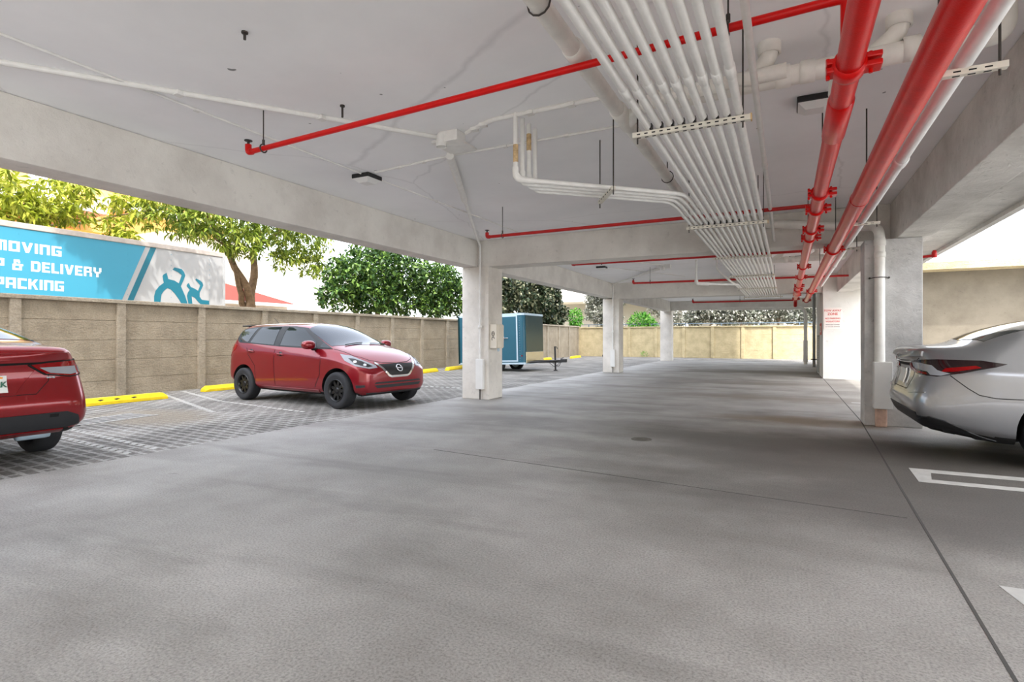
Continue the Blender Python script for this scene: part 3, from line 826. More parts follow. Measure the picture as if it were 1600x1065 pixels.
        mesh_obj('end_cap', MB().box((xr - 0.002, y - 0.0215, 2.5015), (xr + 0.006, y + 0.0215, 2.5385)), 'rust', t)
        for x in (xl + 0.03, xr - 0.045):
            if k == 2: continue
            m = MB(); rod(m, x, y, 2.465, zt, 0.0055); mesh_obj('hanger_rod', m, 'rod', t)
    # single conduits near the rack
    t = thing('side_conduit', 'single white conduit above the right edge of the conduit rack', 'conduit', (-0.17, 5, 2.7))
    mesh_obj('tube', MB().tube([(-0.17, -2.7, 2.74), (-0.17, 9.40, 2.70)], 0.02, seg=12), 'conduit', t)
    mesh_obj('sleeve', MB().lathe([(0.02, -0.05), (0.026, -0.045), (0.026, 0.045), (0.02, 0.05)], (-0.17, 5.3, 2.717), 'y', 12), 'conduit', t)

    # ---- drain running along the ceiling left of the rack
    t = thing('drain_pipe', 'long white drain pipe left of the conduit rack, with a wye fitting', 'pipe', (-1.12, 4, 2.87))
    mesh_obj('pipe', MB().tube([(-1.12, -2.7, 2.90), (-1.12, 9.38, 2.88)], 0.052, seg=20), 'pvc_white', t)
    mesh_obj('sleeve', MB().lathe([(0.052, -0.1), (0.062, -0.095), (0.062, 0.095), (0.052, 0.1)], (-1.12, 3.12, 2.894), 'y', 20), 'pvc_white', t)
    mesh_obj('wye_fitting', MB().lathe([(0.052, -0.16), (0.064, -0.15), (0.064, 0.18), (0.052, 0.2)], (-1.12, 4.15, 2.892), 'y', 20)
             .tube([(-1.12, 4.28, 2.892), (-0.95, 4.02, 2.895), (-0.80, 3.95, 2.9)], 0.056, seg=18, fillet=0.08), 'pvc_white', t)
    mesh_obj('elbow', MB().tube([(-0.98, 4.06, 2.88), (-0.80, 3.95, 2.9), (0.0, 3.95, 2.92)], 0.048, seg=18, fillet=0.1), 'pvc_white', t)
    for y in (2.55, 5.9):
        m = MB(); rod(m, -1.12, y, 2.92, CEIL, 0.006)
        m.tube([(-1.12 + 0.062 * math.cos(a), y, 2.892 + 0.062 * math.sin(a)) for a in [math.radians(q) for q in range(0, 361, 30)]], 0.005, seg=6)
        mesh_obj('hanger_rod', m, 'rod', t)
    # ---- cross drains with their stubs
    def cross(y, label, dz=0.0, stubs=(-0.10, 0.60), xr=1.0, r=0.062):
        t = thing('cross_drain', label, 'pipe', (0.4, y, 2.9))
        z = 2.92 + dz
        mesh_obj('pipe', MB().tube([(-0.72, y, z), (xr, y - 0.14, z - 0.02)], r, seg=20), 'pvc_white', t)
        for x in (-0.02, 0.12, 0.38, 0.66):
            mesh_obj('sleeve', MB().lathe([(r, -0.045), (r * 1.15, -0.04), (r * 1.15, 0.04), (r, 0.045)], (x, y - 0.06 - x * 0.08, z - 0.008), 'x', 20), 'pvc_white', t)
        for sx in stubs:
            s = mesh_obj('stub', MB().tube([(sx - 0.17, y + 0.0, z + 0.01), (sx, y - 0.12, z + 0.1), (sx, y - 0.12, CEIL)], r * 0.86, seg=18, fillet=0.08), 'pvc_white', t)
            c = mesh_obj('collar', MB().lathe([(r * 0.9, -0.07), (r * 1.12, -0.07), (r * 1.12, 0.0)], (sx, y - 0.12, CEIL), 'z', 20), 'pvc_white', t)
        mesh_obj('elbow', MB().tube([(xr - 0.05, y - 0.135, z - 0.02), (xr + 0.06, y - 0.15, z - 0.02), (xr + 0.06, y - 0.15, CEIL)], r * 1.16, seg=20, fillet=0.09), 'pvc_white', t)
        mesh_obj('cleanout', MB().tube([(0.30, y - 0.06, z - 0.03), (0.30, y + 0.10, z - 0.12)], r * 0.9, seg=18), 'pvc_white', t)
        return t
    cross(4.08, 'stout white drain crossing above the red mains in the nearest bay')
    cross(13.5, 'stout white drain crossing above the red mains beyond the nearest cross beam')

    # ---- downpipe on the grey column
    t = thing('downpipe', 'white downpipe coming along the beam and down the grey column into a metal guard', 'pipe', (1.13, 8.9, 0))
    mesh_obj('pipe', MB().tube([(-0.60, 9.33, 3.0), (0.9, 9.2, 2.78), (1.13, 8.90, 2.72), (1.13, 8.90, 0.86)], 0.062, seg=20, fillet=0.16), 'pvc_white', t)
    mesh_obj('sleeve', MB().lathe([(0.062, -0.05), (0.072, -0.045), (0.072, 0.03), (0.062, 0.05)], (1.13, 8.90, 2.50), 'z', 20), 'pvc_white', t)
    mesh_obj('sleeve', MB().lathe([(0.062, -0.04), (0.069, -0.035), (0.069, 0.03), (0.062, 0.04)], (1.13, 8.90, 2.33), 'z', 20), 'pvc_white', t)
    g = MB().bbox((1.055, 8.80, 0.25), (1.265, 8.965, 0.88), 0.008)
    g = mesh_obj('guard_box', g, 'metal_box', t)
    mesh_obj('stub', MB().bbox((1.08, 8.84, 0.0), (1.21, 8.965, 0.25), 0.02), 'terracotta', t)
    m = MB()
    m.tube([(1.03, 8.963, 2.02), (1.06, 8.87, 2.02), (1.13, 8.828, 2.02), (1.2, 8.87, 2.02), (1.23, 8.963, 2.02)], 0.006, seg=6)
    m.cyl((1.02, 8.965, 2.02), (1.02, 8.94, 2.02), 0.014, seg=8); m.cyl((1.24, 8.965, 2.02), (1.24, 8.94, 2.02), 0.014, seg=8)
    mesh_obj('pipe_strap', m, 'rod', t)
    # ---- far downpipe
    t = thing('downpipe', 'far white pipe under the last cross beam bending down beside the far wall', 'pipe', (0.85, 28.6, 0))
    mesh_obj('pipe', MB().tube([(-3.0, 28.4, 2.62), (0.78, 28.6, 2.58), (0.78, 28.6, 0.0)], 0.075, seg=16, fillet=0.3), 'pvc_white', t)
    mesh_obj('sleeve', MB().lathe([(0.075, -0.5), (0.095, -0.48), (0.095, 0.48), (0.075, 0.5)], (0.78, 28.6, 0.6), 'z', 16), 'metal_box', t)
    t = thing('standpipe', 'grey vertical pipe beside the white core wall at the far end', 'pipe', (1.02, 26.0, 0))
    mesh_obj('pipe', MB().tube([(1.02, 26.0, 0), (1.02, 26.0, CEIL)], 0.06, seg=14), 'door_grey', t)
    mesh_obj('flange', MB().lathe([(0.06, 0), (0.12, 0), (0.12, 0.04), (0.06, 0.04)], (1.02, 26, 0.3), 'z', 14), 'black_iron', t)

    # ---- thin conduits fixed to the ceiling
    zt = CEIL - 0.014
    def ceil_conduit(pts, r, label, mat='ceiling_conduit_', nclip=3):
        pts = [V((*p, CEIL - r * 0.9)) for p in pts]
        t = thing('ceiling_conduit', label, 'conduit', tuple(pts[0]), group='thin conduits on the ceiling')
        mesh_obj('tube', MB().tube(pts, r, seg=10, fillet=0.05), 'conduit', t)
        tot = len(pts) - 1
        for i in range(tot):
            for j in range(1, nclip):
                q = pts[i].lerp(pts[i + 1], j / nclip)
                mesh_obj('clip', MB().bbox(q - V((0.012, 0.012, 0.002)) - V((r, r, r)), q + V((0.012, 0.012, 0)) + V((r, r, r * 0.5)), 0.003), 'conduit', t)
        return t
    ceil_conduit([(-5.6 + 0.35, 1.25), (-4.85, 1.82), (-2.95, 4.36)], 0.021, 'thicker ceiling conduit slanting from the near left corner to the junction box')
    ceil_conduit([(-4.42, -1.0), (-4.42, 4.93)], 0.011, 'thin ceiling conduit parallel to the left beam, ending at the square light')
    ceil_conduit([(-4.40, 5.2), (-4.33, 8.9)], 0.011, 'thin ceiling conduit running on from the square light toward the nearest column')
    ceil_conduit([(-4.25, 4.98), (-3.16, 4.87), (-1.2, 4.87)], 0.012, 'thin ceiling conduit crossing from the square light to the drain pipe')
    ceil_conduit([(-2.66, 4.38), (-2.3, 4.22), (-1.2, 4.22)], 0.019, 'ceiling conduit joining the junction box to the bent conduit risers')
    ceil_conduit([(-4.3, 14.5), (-2.82, 17.6)], 0.012, 'far ceiling conduit slanting away from the second square light')
    ceil_conduit([(-4.85, 11.4), (-2.85, 14.6)], 0.022, 'white ceiling conduit slanting to the far junction box')
    # junction boxes with the conduit that drops to a column
    def jbox(x, y, cx, cy, label, zb):
        t = thing('junction_box', label, 'junction box', (x, y, CEIL))
        mesh_obj('box', MB().bbox((x - 0.10, y - 0.08, CEIL - 0.10), (x + 0.10, y + 0.08, CEIL), 0.01), 'conduit', t)
        mesh_obj('hub', MB().lathe([(0.05, -0.09), (0.05, 0.0), (0.04, 0.03)], (x - 0.08, y - 0.06, CEIL - 0.05), 'z', 14), 'conduit', t)
        mesh_obj('plate', MB().bbox((x - 0.30, y + 0.09, CEIL - 0.025), (x + 0.0, y + 0.46, CEIL), 0.005), 'conduit', t)
        q0 = V((x - 0.30, y + 0.42, CEIL - 0.045)); q1 = V((cx, cy - 0.06, CEIL - 0.05)); qm = q0.lerp(q1, 0.36)
        pts = [q0, qm, qm + (q1 - q0) * 0.02, q1, (cx, cy, CEIL - 0.12), (cx, cy, zb)]
        mesh_obj('drop_conduit', MB().tube(pts, [0.042, 0.042, 0.024, 0.024, 0.022, 0.022], seg=12), 'conduit', t)
        mesh_obj('saddle', MB().lathe([(0.027, -0.03), (0.04, -0.03), (0.04, 0.03), (0.027, 0.03)], (cx, cy, 1.42), 'z', 10), 'conduit', t)
        mesh_obj('cover_channel', MB().bbox((cx - 0.085, cy - 0.03, 0.2), (cx + 0.075, cy + 0.06, 0.79), 0.008), 'metal_box', t)
        m = MB(); m.cyl((cx, cy, 0.0), (cx, cy, 0.22), 0.014, seg=8); mesh_obj('ground_wire', m, 'joint', t)
    jbox(-2.80, 4.36, -5.36, 9.345, 'white ceiling junction box whose conduit drops down the nearest left column', 0.75)
    jbox(-2.80, 14.7, -5.42, 18.74, 'far ceiling junction box whose conduit drops down the second left column', 0.75)

    # spare rods left hanging from the slab
    spots = [(-3.28, 3.44, 0.10, 'rusty rod stub in the ceiling beside the nearest red branch'), (-3.04, 2.34, 0.05, 'short dark bolt stub in the ceiling at the upper left')]
    for x, y, l, lab in spots:
        m = MB(); rod(m, x, y, CEIL - l, CEIL, 0.009); m.cyl((x, y, CEIL - 0.012), (x, y, CEIL), 0.02, seg=8)
        tag(mesh_obj('rod_stub', m, 'rod'), lab, 'bolt')

def build_fixtures():
    # square ceiling lights: black rim and pale domed diffuser
    def light(x, y, label, power):
        t = thing('ceiling_light', label, 'ceiling light', (x, y, CEIL), group='square ceiling lights')
        mesh_obj('housing', MB().bbox((x - 0.125, y - 0.125, CEIL - 0.05), (x + 0.125, y + 0.125, CEIL), 0.01), 'black_plastic', t)
        z0 = CEIL - 0.05; z1 = CEIL - 0.095
        m = MB(); a = 0.118; b_ = 0.065
        m.add([(x - a, y - a, z0), (x + a, y - a, z0), (x + a, y + a, z0), (x - a, y + a, z0), (x - b_, y - b_, z1), (x + b_, y - b_, z1), (x + b_, y + b_, z1), (x - b_, y + b_, z1)],
              [(0, 3, 2, 1), (4, 5, 6, 7), (0, 1, 5, 4), (1, 2, 6, 5), (2, 3, 7, 6), (3, 0, 4, 7)])
        mesh_obj('diffuser', m, 'diffuser', t)
        if power > 0:
            ld = bpy.data.lights.new('lamp_glow', 'POINT'); ld.energy = power; ld.shadow_soft_size = 0.16; ld.color = (1.0, 0.97, 0.93)
            lo = bpy.data.objects.new('lamp', ld); COL.objects.link(lo); lo.parent = t; lo.location = (0, 0, -0.32)
    for x, y, lab in LIGHTS:
        light(x, y, lab, LAMP_W)
    # electrical box on the nearest column
    t = thing('electrical_box', 'cream metal box with dark oval marks on the side of the nearest left column', 'electrical box', (-5.1, 9.65, 1.0))
    mesh_obj('cabinet', MB().bbox((-5.198, 9.44, 1.0), (-5.04, 9.72, 1.47), 0.012), 'tan_box', t)
    mesh_obj('door', MB().bbox((-5.04, 9.46, 1.02), (-5.02, 9.70, 1.45), 0.006), 'tan_box', t)
    mesh_obj('hasp', MB().bbox((-5.09, 9.55, 0.94), (-5.05, 9.58, 1.0), 0.004), 'alu', t)
    m = MB()
    def oval(cx, cz, rx, rz, mb, closed=True):
        n = 16 if closed else 10
        pts = [(cx + rx * math.cos(2 * PI * k / 16), 9.437, cz + rz * math.sin(2 * PI * k / 16)) for k in range(n + 1)]
        mb.tube(pts, 0.006, seg=6)
    oval(-5.12, 1.285, 0.026, 0.042, m); oval(-5.12, 1.185, 0.026, 0.040, m, False)
    m.tube([(-5.15, 9.437, 1.285), (-5.09, 9.437, 1.285)], 0.005, seg=6)
    mesh_obj('lettering', m, 'black_plastic', t)
    # warning sign on the core wall
    t = thing('parking_sign', 'white tow away warning sign with red lettering on the white core wall', 'sign', (1.22, 18.74, 1.47))
    mesh_obj('panel', MB().bbox((0.99, 18.735, 1.47), (1.44, 18.75, 2.09), 0.004), 'sign_white', t)
    def txt(s, x, z, size, mat, name='lettering'):
        o = text_mesh(s, name, mat, size); o.parent = t
        o.rotation_euler = (PI / 2, 0, 0)
        o.location = (x - 1.22, 18.7345 - 18.74, z - 1.47)
        return o
    txt('TOW AWAY', 1.215, 1.97, 0.078, 'sign_red'); txt('ZONE', 1.215, 1.86, 0.095, 'sign_red')
    txt('NO PARKING', 1.215, 1.745, 0.064, 'sign_red'); txt('VIOLATORS', 1.215, 1.655, 0.068, 'sign_red')
    txt('VEHICLES TOWED', 1.215, 1.575, 0.044, 'sign_grey'); txt('AT OWNER EXPENSE', 1.215, 1.515, 0.038, 'sign_grey')
    # extinguisher sign on the flank of the core wall
    t = thing('extinguisher_sign', 'small red and white sign on the shaded flank of the core wall', 'sign', (0.96, 19.9, 1.3))
    mesh_obj('panel', MB().bbox((0.955, 19.5, 1.30), (0.969, 20.3, 1.66), 0.003), 'sign_red', t)
    mesh_obj('symbol', MB().box((0.953, 19.68, 1.38), (0.955, 20.12, 1.58)), 'sign_white', t)
    mesh_obj('print', MB().box((0.952, 19.83, 1.42), (0.953, 19.97, 1.54)), 'sign_grey', t)
    # louvred door further back
    t = thing('louvre_door', 'grey louvred door on the flank of the core wall at the far end', 'door', (0.965, 21.2, 0))
    mesh_obj('frame', MB().box((0.955, 20.75, 0.0), (0.969, 20.83, 1.3)).box((0.955, 22.0, 0.0), (0.969, 22.08, 1.3)).box((0.955, 20.83, 1.22), (0.969, 22.0, 1.3)), 'door_grey', t)
    m = MB()
    for k in range(20): m.box((0.957, 20.83, 0.06 + k * 0.058), (0.969, 22.0, 0.095 + k * 0.058))
    mesh_obj('slats', m, 'door_grey', t)
    # floor covers
    t = thing('floor_drain', 'round iron drain cover set in the concrete floor', 'drain cover', (-1.54, 6.53, 0))
    mesh_obj('rim', MB().lathe([(0.12, 0.0), (0.12, 0.004), (0.10, 0.005), (0.10, 0.001)], (-1.54, 6.53, 0), 'z', 24), 'cast_iron', t)
    m = MB().cyl((-1.54, 6.53, -0.01), (-1.54, 6.53, 0.002), 0.10, seg=24)
    for k in range(5): m.box((-1.60, 6.47 + k * 0.028, 0.002), (-1.48, 6.482 + k * 0.028, 0.005))
    mesh_obj('lid', m, 'cast_iron', t)
    t = thing('drain_grate', 'slotted white grate in the paving beside the red sedan', 'drain grate', (-9.0, 4.65, 0), rotz=math.radians(8), world=False)
    m = MB()
    for k in range(13): m.box((-0.26, -0.55 + k * 0.085, -0.02), (0.26, -0.515 + k * 0.085, 0.006))
    mesh_obj('bars', m, 'grate', t)
    mesh_obj('frame', MB().box((-0.30, -0.58, -0.02), (-0.26, 0.55, 0.007)).box((0.26, -0.58, -0.02), (0.30, 0.55, 0.007)), 'grate', t)
    mesh_obj('sump', MB().box((-0.27, -0.57, -0.03), (0.27, 0.54, 0.001)), 'slot', t)
    # wheel stops
    def stop(x, y, rz, label, ln=1.8, worn=False):
        t = thing('wheel_stop', label, 'wheel stop', (x, y, 0), rz, 'yellow wheel stops', world=False)
        m = MB(); h = 0.125; a = 0.085; c = 0.055; l = ln / 2
        prof = [(-a, 0), (-a, 0.05), (-c, h), (c, h), (a, 0.05), (a, 0)]
        n = len(prof)
        ends = [(-l, 1.0), (-l + 0.05, 1.0)]
        vs = []
        for yy, s_ in ((-l, 0.55), (-l + 0.09, 1), (l - 0.09, 1), (l, 0.55)):
            vs += [(p[0], yy, p[1] * s_) for p in prof]
        fs = [tuple(range(n))[::-1], tuple(range(3 * n, 4 * n))]
        for i in range(3):
            for k in range(n): fs.append((i * n + k, i * n + (k + 1) % n, (i + 1) * n + (k + 1) % n, (i + 1) * n + k))
        m.add(vs, fs)
        mesh_obj('block', m, 'yellow_stop', t)
        if worn:
            w = MB()
            for yy in (-0.32, -0.05, 0.25):
                w.prism([(yy, 0.07), (yy + 0.07, 0.085), (yy + 0.045, 0.095), (yy + 0.02, 0.10), (yy - 0.04, 0.09)], lambda u, v, d: (d + (0.125 - v) * 0.4 + 0.033, u, v), 0.02, 0.0235)
            mesh_obj('worn_mark', w, 'stop_wear', t)
    stop(-11.07, 5.84, 0.02, 'yellow wheel stop beside the red sedan, with dark marks', worn=True)
    stop(-11.72, 8.82, 0.06, 'yellow wheel stop behind the rear wheel of the crimson hatchback')
    stop(-11.15, 15.62, 0.14, 'yellow wheel stop just right of the crimson hatchback nose')
    stop(-11.35, 18.0, 0.14, 'yellow wheel stop left of the nearest column')
    stop(-11.75, 27.6, 0.05, 'yellow wheel stop beyond the teal cargo trailer')
    stop(-11.45, 31.6, 0.05, 'farthest yellow wheel stop, near the corner of the boundary walls')
    stop(2.62, 9.25, PI / 2, 'yellow wheel stop under the silver sedan, right of the grey column', 1.8)
    b = MB().bbox((-10.6, 34.2, 0), (-9.9, 34.5, 0.14), 0.03)
    tag(mesh_obj('rubber_block', b, 'tyre'), 'low black rubber block at the foot of the far wall', 'block')

LIGHTS = [(-4.44, 5.06, 'square ceiling light on the left of the nearest bay'), (0.2, 5.05, 'square ceiling light behind the red mains in the nearest bay'),
          (-4.44, 14.3, 'square ceiling light on the left beyond the nearest cross beam'), (0.18, 14.6, 'square ceiling light above the red mains beyond the nearest cross beam')]
LAMP_W = 0.0

def text_mesh(s, name, mat, size, depth=0.0015, align='CENTER'):
    cu = bpy.data.curves.new(name + '_c', 'FONT'); cu.body = s; cu.size = size; cu.extrude = depth
    cu.offset = size * 0.022
    cu.align_x = align; cu.align_y = 'BOTTOM'; cu.resolution_u = 3
    ob = bpy.data.objects.new('tmp', cu); COL.objects.link(ob)
    dg = bpy.context.evaluated_depsgraph_get(); dg.update()
    me = bpy.data.meshes.new_from_object(ob.evaluated_get(dg))
    bpy.data.objects.remove(ob)
    me.name = name; me.materials.clear(); me.materials.append(M[mat])
    o = bpy.data.objects.new(name, me); COL.objects.link(o)
    return o
def lerp(a, b, t): return a + (b - a) * t

def loft_body(stations, level=3):
    """closed mirrored loft, subdivided; returns a bmesh-ready mesh (verts, faces)"""
    bm = bmesh.new()
    cre = bm.edges.layers.float.new('crease_edge')
    rings = []
    for st_ in stations:
        (x, zb, w, zm, zs, wb, zbelt, wr, zr, zt) = st_[:10]
        f4 = st_[10] if len(st_) > 10 else 0.972
        xs = st_[11] if len(st_) > 11 else 0.0      # how far the panel above the bumper is set in
        XO = (.05, .05, .015, 0, .085, .08, .06, .02, .015, .015)
        rows = [(0, zb), (w * 0.84, zb), (w * 0.985, zb + 0.09), (w, zm), (w * f4, zs), (wb, zbelt),
                (lerp(wb, wr, 0.55) + 0.020, lerp(zbelt, zr, 0.55)), (wr, zr), (wr * 0.52, lerp(zr, zt, 0.78)), (0, zt)]
        ring = {}
        for i, (y, z) in enumerate(rows):
            if y == 0:
                v = bm.verts.new((x + XO[i] * xs, 0, z)); ring[(i, 1)] = v; ring[(i, -1)] = v
            else:
                ring[(i, 1)] = bm.verts.new((x + XO[i] * xs, y, z)); ring[(i, -1)] = bm.verts.new((x + XO[i] * xs, -y, z))
        rings.append(ring)
    nrow = 10
    for a, b in zip(rings[:-1], rings[1:]):
        for i in range(nrow - 1):
            for s in (1, -1):
                q = [a[(i, s)], b[(i, s)], b[(i + 1, s)], a[(i + 1, s)]]
                if s < 0: q.reverse()
                bm.faces.new(q)
    for ring in (rings[0], rings[-1]):
        for i in range(1, nrow - 2):
            bm.faces.new([ring[(i, 1)], ring[(i, -1)], ring[(i + 1, -1)], ring[(i + 1, 1)]])
        bm.faces.new([ring[(0, 1)], ring[(1, 1)], ring[(1, -1)]])
        bm.faces.new([ring[(9, 1)], ring[(8, 1)], ring[(8, -1)]])
    for a, b in zip(rings[:-1], rings[1:]):
        for i, c in ((4, 0.55), (5, 0.25), (2, 0.3), (1, 0.6)):
            for s in (1, -1):
                e = bm.edges.get((a[(i, s)], b[(i, s)]))
                if e: e[cre] = c
    bmesh.ops.recalc_face_normals(bm, faces=bm.faces[:])
    me = bpy.data.meshes.new('loft'); bm.to_mesh(me); bm.free()
    ob = bpy.data.objects.new('loft', me); COL.objects.link(ob)
    md = ob.modifiers.new('s', 'SUBSURF'); md.levels = level; md.render_levels = level
    dg = bpy.context.evaluated_depsgraph_get(); dg.update()
    out = bpy.data.meshes.new_from_object(ob.evaluated_get(dg))
    bpy.data.objects.remove(ob); 
    return out

def cut_arches(me, axles, ra, ycut=0.45):
    ob = bpy.data.objects.new('tmpbody', me); COL.objects.link(ob)
    cutters = []
    m = MB()
    for x, z in axles:
        for s in (1, -1):
            m.cyl((x, s * ycut, z), (x, s * 1.3, z), ra, seg=48)
    c = mesh_obj('cut', m, 'underbody', origin=(0, 0, 0))
    bm = bmesh.new(); bm.from_mesh(c.data); bmesh.ops.remove_doubles(bm, verts=bm.verts[:], dist=1e-5)
    bmesh.ops.recalc_face_normals(bm, faces=bm.faces[:]); bm.to_mesh(c.data); bm.free()
    md = ob.modifiers.new('b', 'BOOLEAN'); md.operation = 'DIFFERENCE'; md.solver = 'EXACT'; md.object = c
    dg = bpy.context.evaluated_depsgraph_get(); dg.update()
    out = bpy.data.meshes.new_from_object(ob.evaluated_get(dg))
    bpy.data.objects.remove(ob); bpy.data.objects.remove(c)
    return out

class Car:
    def __init__(s, name, label, loc, rotz, stations, axles, ra, paint, scale=1.0):
        s.root = thing(name, label, 'car', loc, rotz, world=False)
        s.root.scale = (scale,) * 3
        me = loft_body(stations)
        bm = bmesh.new(); bm.from_mesh(me)
        bm.normal_update()
        s.bvh = BVHTree.FromBMesh(bm); bm.free()
        me2 = cut_arches(me, axles, ra)
        me2.materials.clear(); me2.materials.append(M[paint]); me2.materials.append(M['underbody'])
        for p in me2.polygons:
            p.use_smooth = True
            c = p.center
            p.material_index = 0
            for ax, az in axles:
                if math.hypot(c.x - ax, c.z - az) < ra * 1.001 and abs(c.y) > 0.44: p.material_index = 1
            if p.normal.z < -0.75 and c.z < 0.45: p.material_index = 1
        me2.name = 'body'
        # keep the arch lips crisp
        bm = bmesh.new(); bm.from_mesh(me2)
        for e in bm.edges:
            if len(e.link_faces) == 2 and e.calc_face_angle(0) > 0.7: e.smooth = False
        bm.to_mesh(me2); bm.free()
        o = bpy.data.objects.new('body', me2); COL.objects.link(o); o.parent = s.root
        s.body = o; s.paint = paint
    def frame(s, side):
        f = {'R': ((0, 1, 0), (1, 0, 0), (0, 0, 1)), 'L': ((0, -1, 0), (1, 0, 0), (0, 0, 1)),
             'front': ((-1, 0, 0), (0, 1, 0), (0, 0, 1)), 'rear': ((1, 0, 0), (0, 1, 0), (0, 0, 1)),
             'top': ((0, 0, -1), (1, 0, 0), (0, 1, 0)),
             'FR': ((-0.6, 0.8, 0), (0.8, 0.6, 0), (0, 0, 1)), 'FL': ((-0.6, -0.8, 0), (0.8, -0.6, 0), (0, 0, 1)),
             'RR': ((0.6, 0.8, 0), (0.8, -0.6, 0), (0, 0, 1)), 'RL': ((0.6, -0.8, 0), (0.8, 0.6, 0), (0, 0, 1))}[side]
        return [V(a) for a in f]
    def patch(s, name, poly, side, mat, off=0.004, th=0.02, res=0.05, parent=None, label=None):
        d, u, w = s.frame(side)
        bm = bmesh.new()
        vs = [bm.verts.new((p[0], p[1], 0)) for p in poly]
        bm.faces.new(vs)
        a = np.array(poly)
        for ax in (0, 1):
            lo, hi = a[:, ax].min(), a[:, ax].max()
            n = max(1, int((hi - lo) / res))
            for i in range(1, n + 1):
                c = lo + (hi - lo) * i / (n + 1)
                co = (c, 0, 0) if ax == 0 else (0, c, 0)
                no = (1, 0, 0) if ax == 0 else (0, 1, 0)
                bmesh.ops.bisect_plane(bm, geom=bm.verts[:] + bm.edges[:] + bm.faces[:], plane_co=co, plane_no=no, dist=1e-5)
        bad = []; nrm = {}
        for v in bm.verts:
            o = u * v.co.x + w * v.co.y - d * 6
            h = s.bvh.ray_cast(o, d)
            if h[0] is None: bad.append(v); continue
            n = h[1] if h[1].dot(d) < 0 else -h[1]
            v.co = h[0] + n * off; nrm[v] = n
        if bad: bmesh.ops.delete(bm, geom=bad, context='VERTS')
        if not bm.faces:
            bm.free(); return None
        bmesh.ops.recalc_face_normals(bm, faces=bm.faces[:])
        f0 = bm.faces[0] if not hasattr(bm.faces, 'ensure_lookup_table') else None
        bm.faces.ensure_lookup_table()
        if sum(f.normal.dot(d) * f.calc_area() for f in bm.faces) > 0:
            bmesh.ops.reverse_faces(bm, faces=bm.faces[:])
        for f in bm.faces: f.smooth = True
        be = [e for e in bm.edges if e.is_boundary]
        r = bmesh.ops.extrude_edge_only(bm, edges=be)
        nv = [g for g in r['geom'] if isinstance(g, bmesh.types.BMVert)]
        dn = sum((n for n in nrm.values()), V()) / max(1, len(nrm))
        for v in nv: v.co -= dn.normalized() * th
        for g in r['geom']:
            if isinstance(g, bmesh.types.BMFace): g.smooth = False
        for e in be: e.smooth = False
        me = bpy.data.meshes.new(name); bm.to_mesh(me); bm.free()
        me.materials.append(M[mat])
        ob = bpy.data.objects.new(name, me); COL.objects.link(ob); ob.parent = parent or s.root
        if label: ob['label'] = label
        return ob
    def seam(s, pts, side, w=0.008, name='panel_gap', mat='slot', off=0.0012, parent=None, closed=False, res=0.06):
        """thin ribbon along a polyline"""
        pts = [V((p[0], p[1], 0)) for p in pts]
        m = []
        n = len(pts); L_, R_ = [], []
        for i in range(n):
            a = pts[max(0, i - 1)]; b = pts[min(n - 1, i + 1)]
            t = (b - a).normalized(); nn = V((-t.y, t.x, 0)) * w / 2
            L_.append(pts[i] + nn); R_.append(pts[i] - nn)
        poly = [(p.x, p.y) for p in L_] + [(p.x, p.y) for p in reversed(R_)]
        return s.patch(name, poly, side, mat, off, 0.01, res, parent)
    def hit(s, side, u_, v_):
        d, u, w = s.frame(side)
        h = s.bvh.ray_cast(u * u_ + w * v_ - d * 6, d)
        return h[0], (h[1] if h[1] is not None and h[1].dot(d) < 0 else -h[1])
    def wheel(s, x, side, r, w, track, rim, spokes, mat_rim, rr=0.62):
        y = side * track
        m = MB()
        h = w / 2
        m.lathe([(r * rr, -h * 0.85), (r * 0.80, -h), (r * 0.93, -h * 0.97), (r * 0.985, -h * 0.80), (r, -h * 0.55), (r, h * 0.55), (r * 0.985, h * 0.80),
                 (r * 0.93, h * 0.97), (r * 0.80, h), (r * rr, h * 0.85), (r * rr, -h * 0.85)], (x, y, r), 'y', 40)
        for g in (-0.3, 0.0, 0.3):
            m.lathe([(r * 1.002, h * g - 0.004), (r * 1.004, h * g), (r * 1.002, h * g + 0.004)], (x, y, r), 'y', 40)
        t = mesh_obj('wheel', m, 'tyre', s.root)
        m = MB(); ri = r * rr
        o = side
        m.lathe([(ri * 1.03, o * h * 0.86), (ri * 1.0, o * h * 0.95), (ri * 0.93, o * h * 0.90), (ri * 0.88, o * h * 0.2), (ri * 0.86, -o * h * 0.3), (0.0, -o * h * 0.3)], (x, y, r), 'y', 40)
        m.lathe([(ri * 0.30, o * h * 0.35), (ri * 0.28, o * h * 0.62), (ri * 0.16, o * h * 0.70), (0.0, o * h * 0.70)], (x, y, r), 'y', 20)
        for k in range(spokes):
            a = 2 * PI * k / spokes + 0.2
            R = Matrix.Translation((x, y, r)) @ Matrix.Rotation(a, 4, 'Y')
            wd = ri * (0.16 if spokes > 6 else 0.22)
            m.prism([(-wd, 0.20 * ri), (wd, 0.20 * ri), (wd * 0.75, 0.95 * ri), (-wd * 0.75, 0.95 * ri)],
                    lambda u, v, d, R=R: R @ V((u, d, v)), o * h * 0.30, o * h * (0.62))
        rimo = mesh_obj('rim', m, mat_rim, t)
        return t

def torus_on(car, side, u_, v_, R, r, name, mat, squash=1.0, bar=False):
    p, n = car.hit(side, u_, v_)
    q = V((0, 0, 1)); a = q.cross(n).normalized(); b = n.cross(a).normalized()
    m = MB()
    pts = [p + n * 0.012 + a * R * math.cos(t) + b * R * squash * math.sin(t) for t in [2 * PI * k / 24 for k in range(25)]]
    m.tube(pts, r, seg=8)
    if bar:
        m.tube([p + n * 0.014 - a * R * 1.15, p + n * 0.014 + a * R * 1.15], r * 1.1, seg=8)
    return mesh_obj(name, m, mat, car.root)

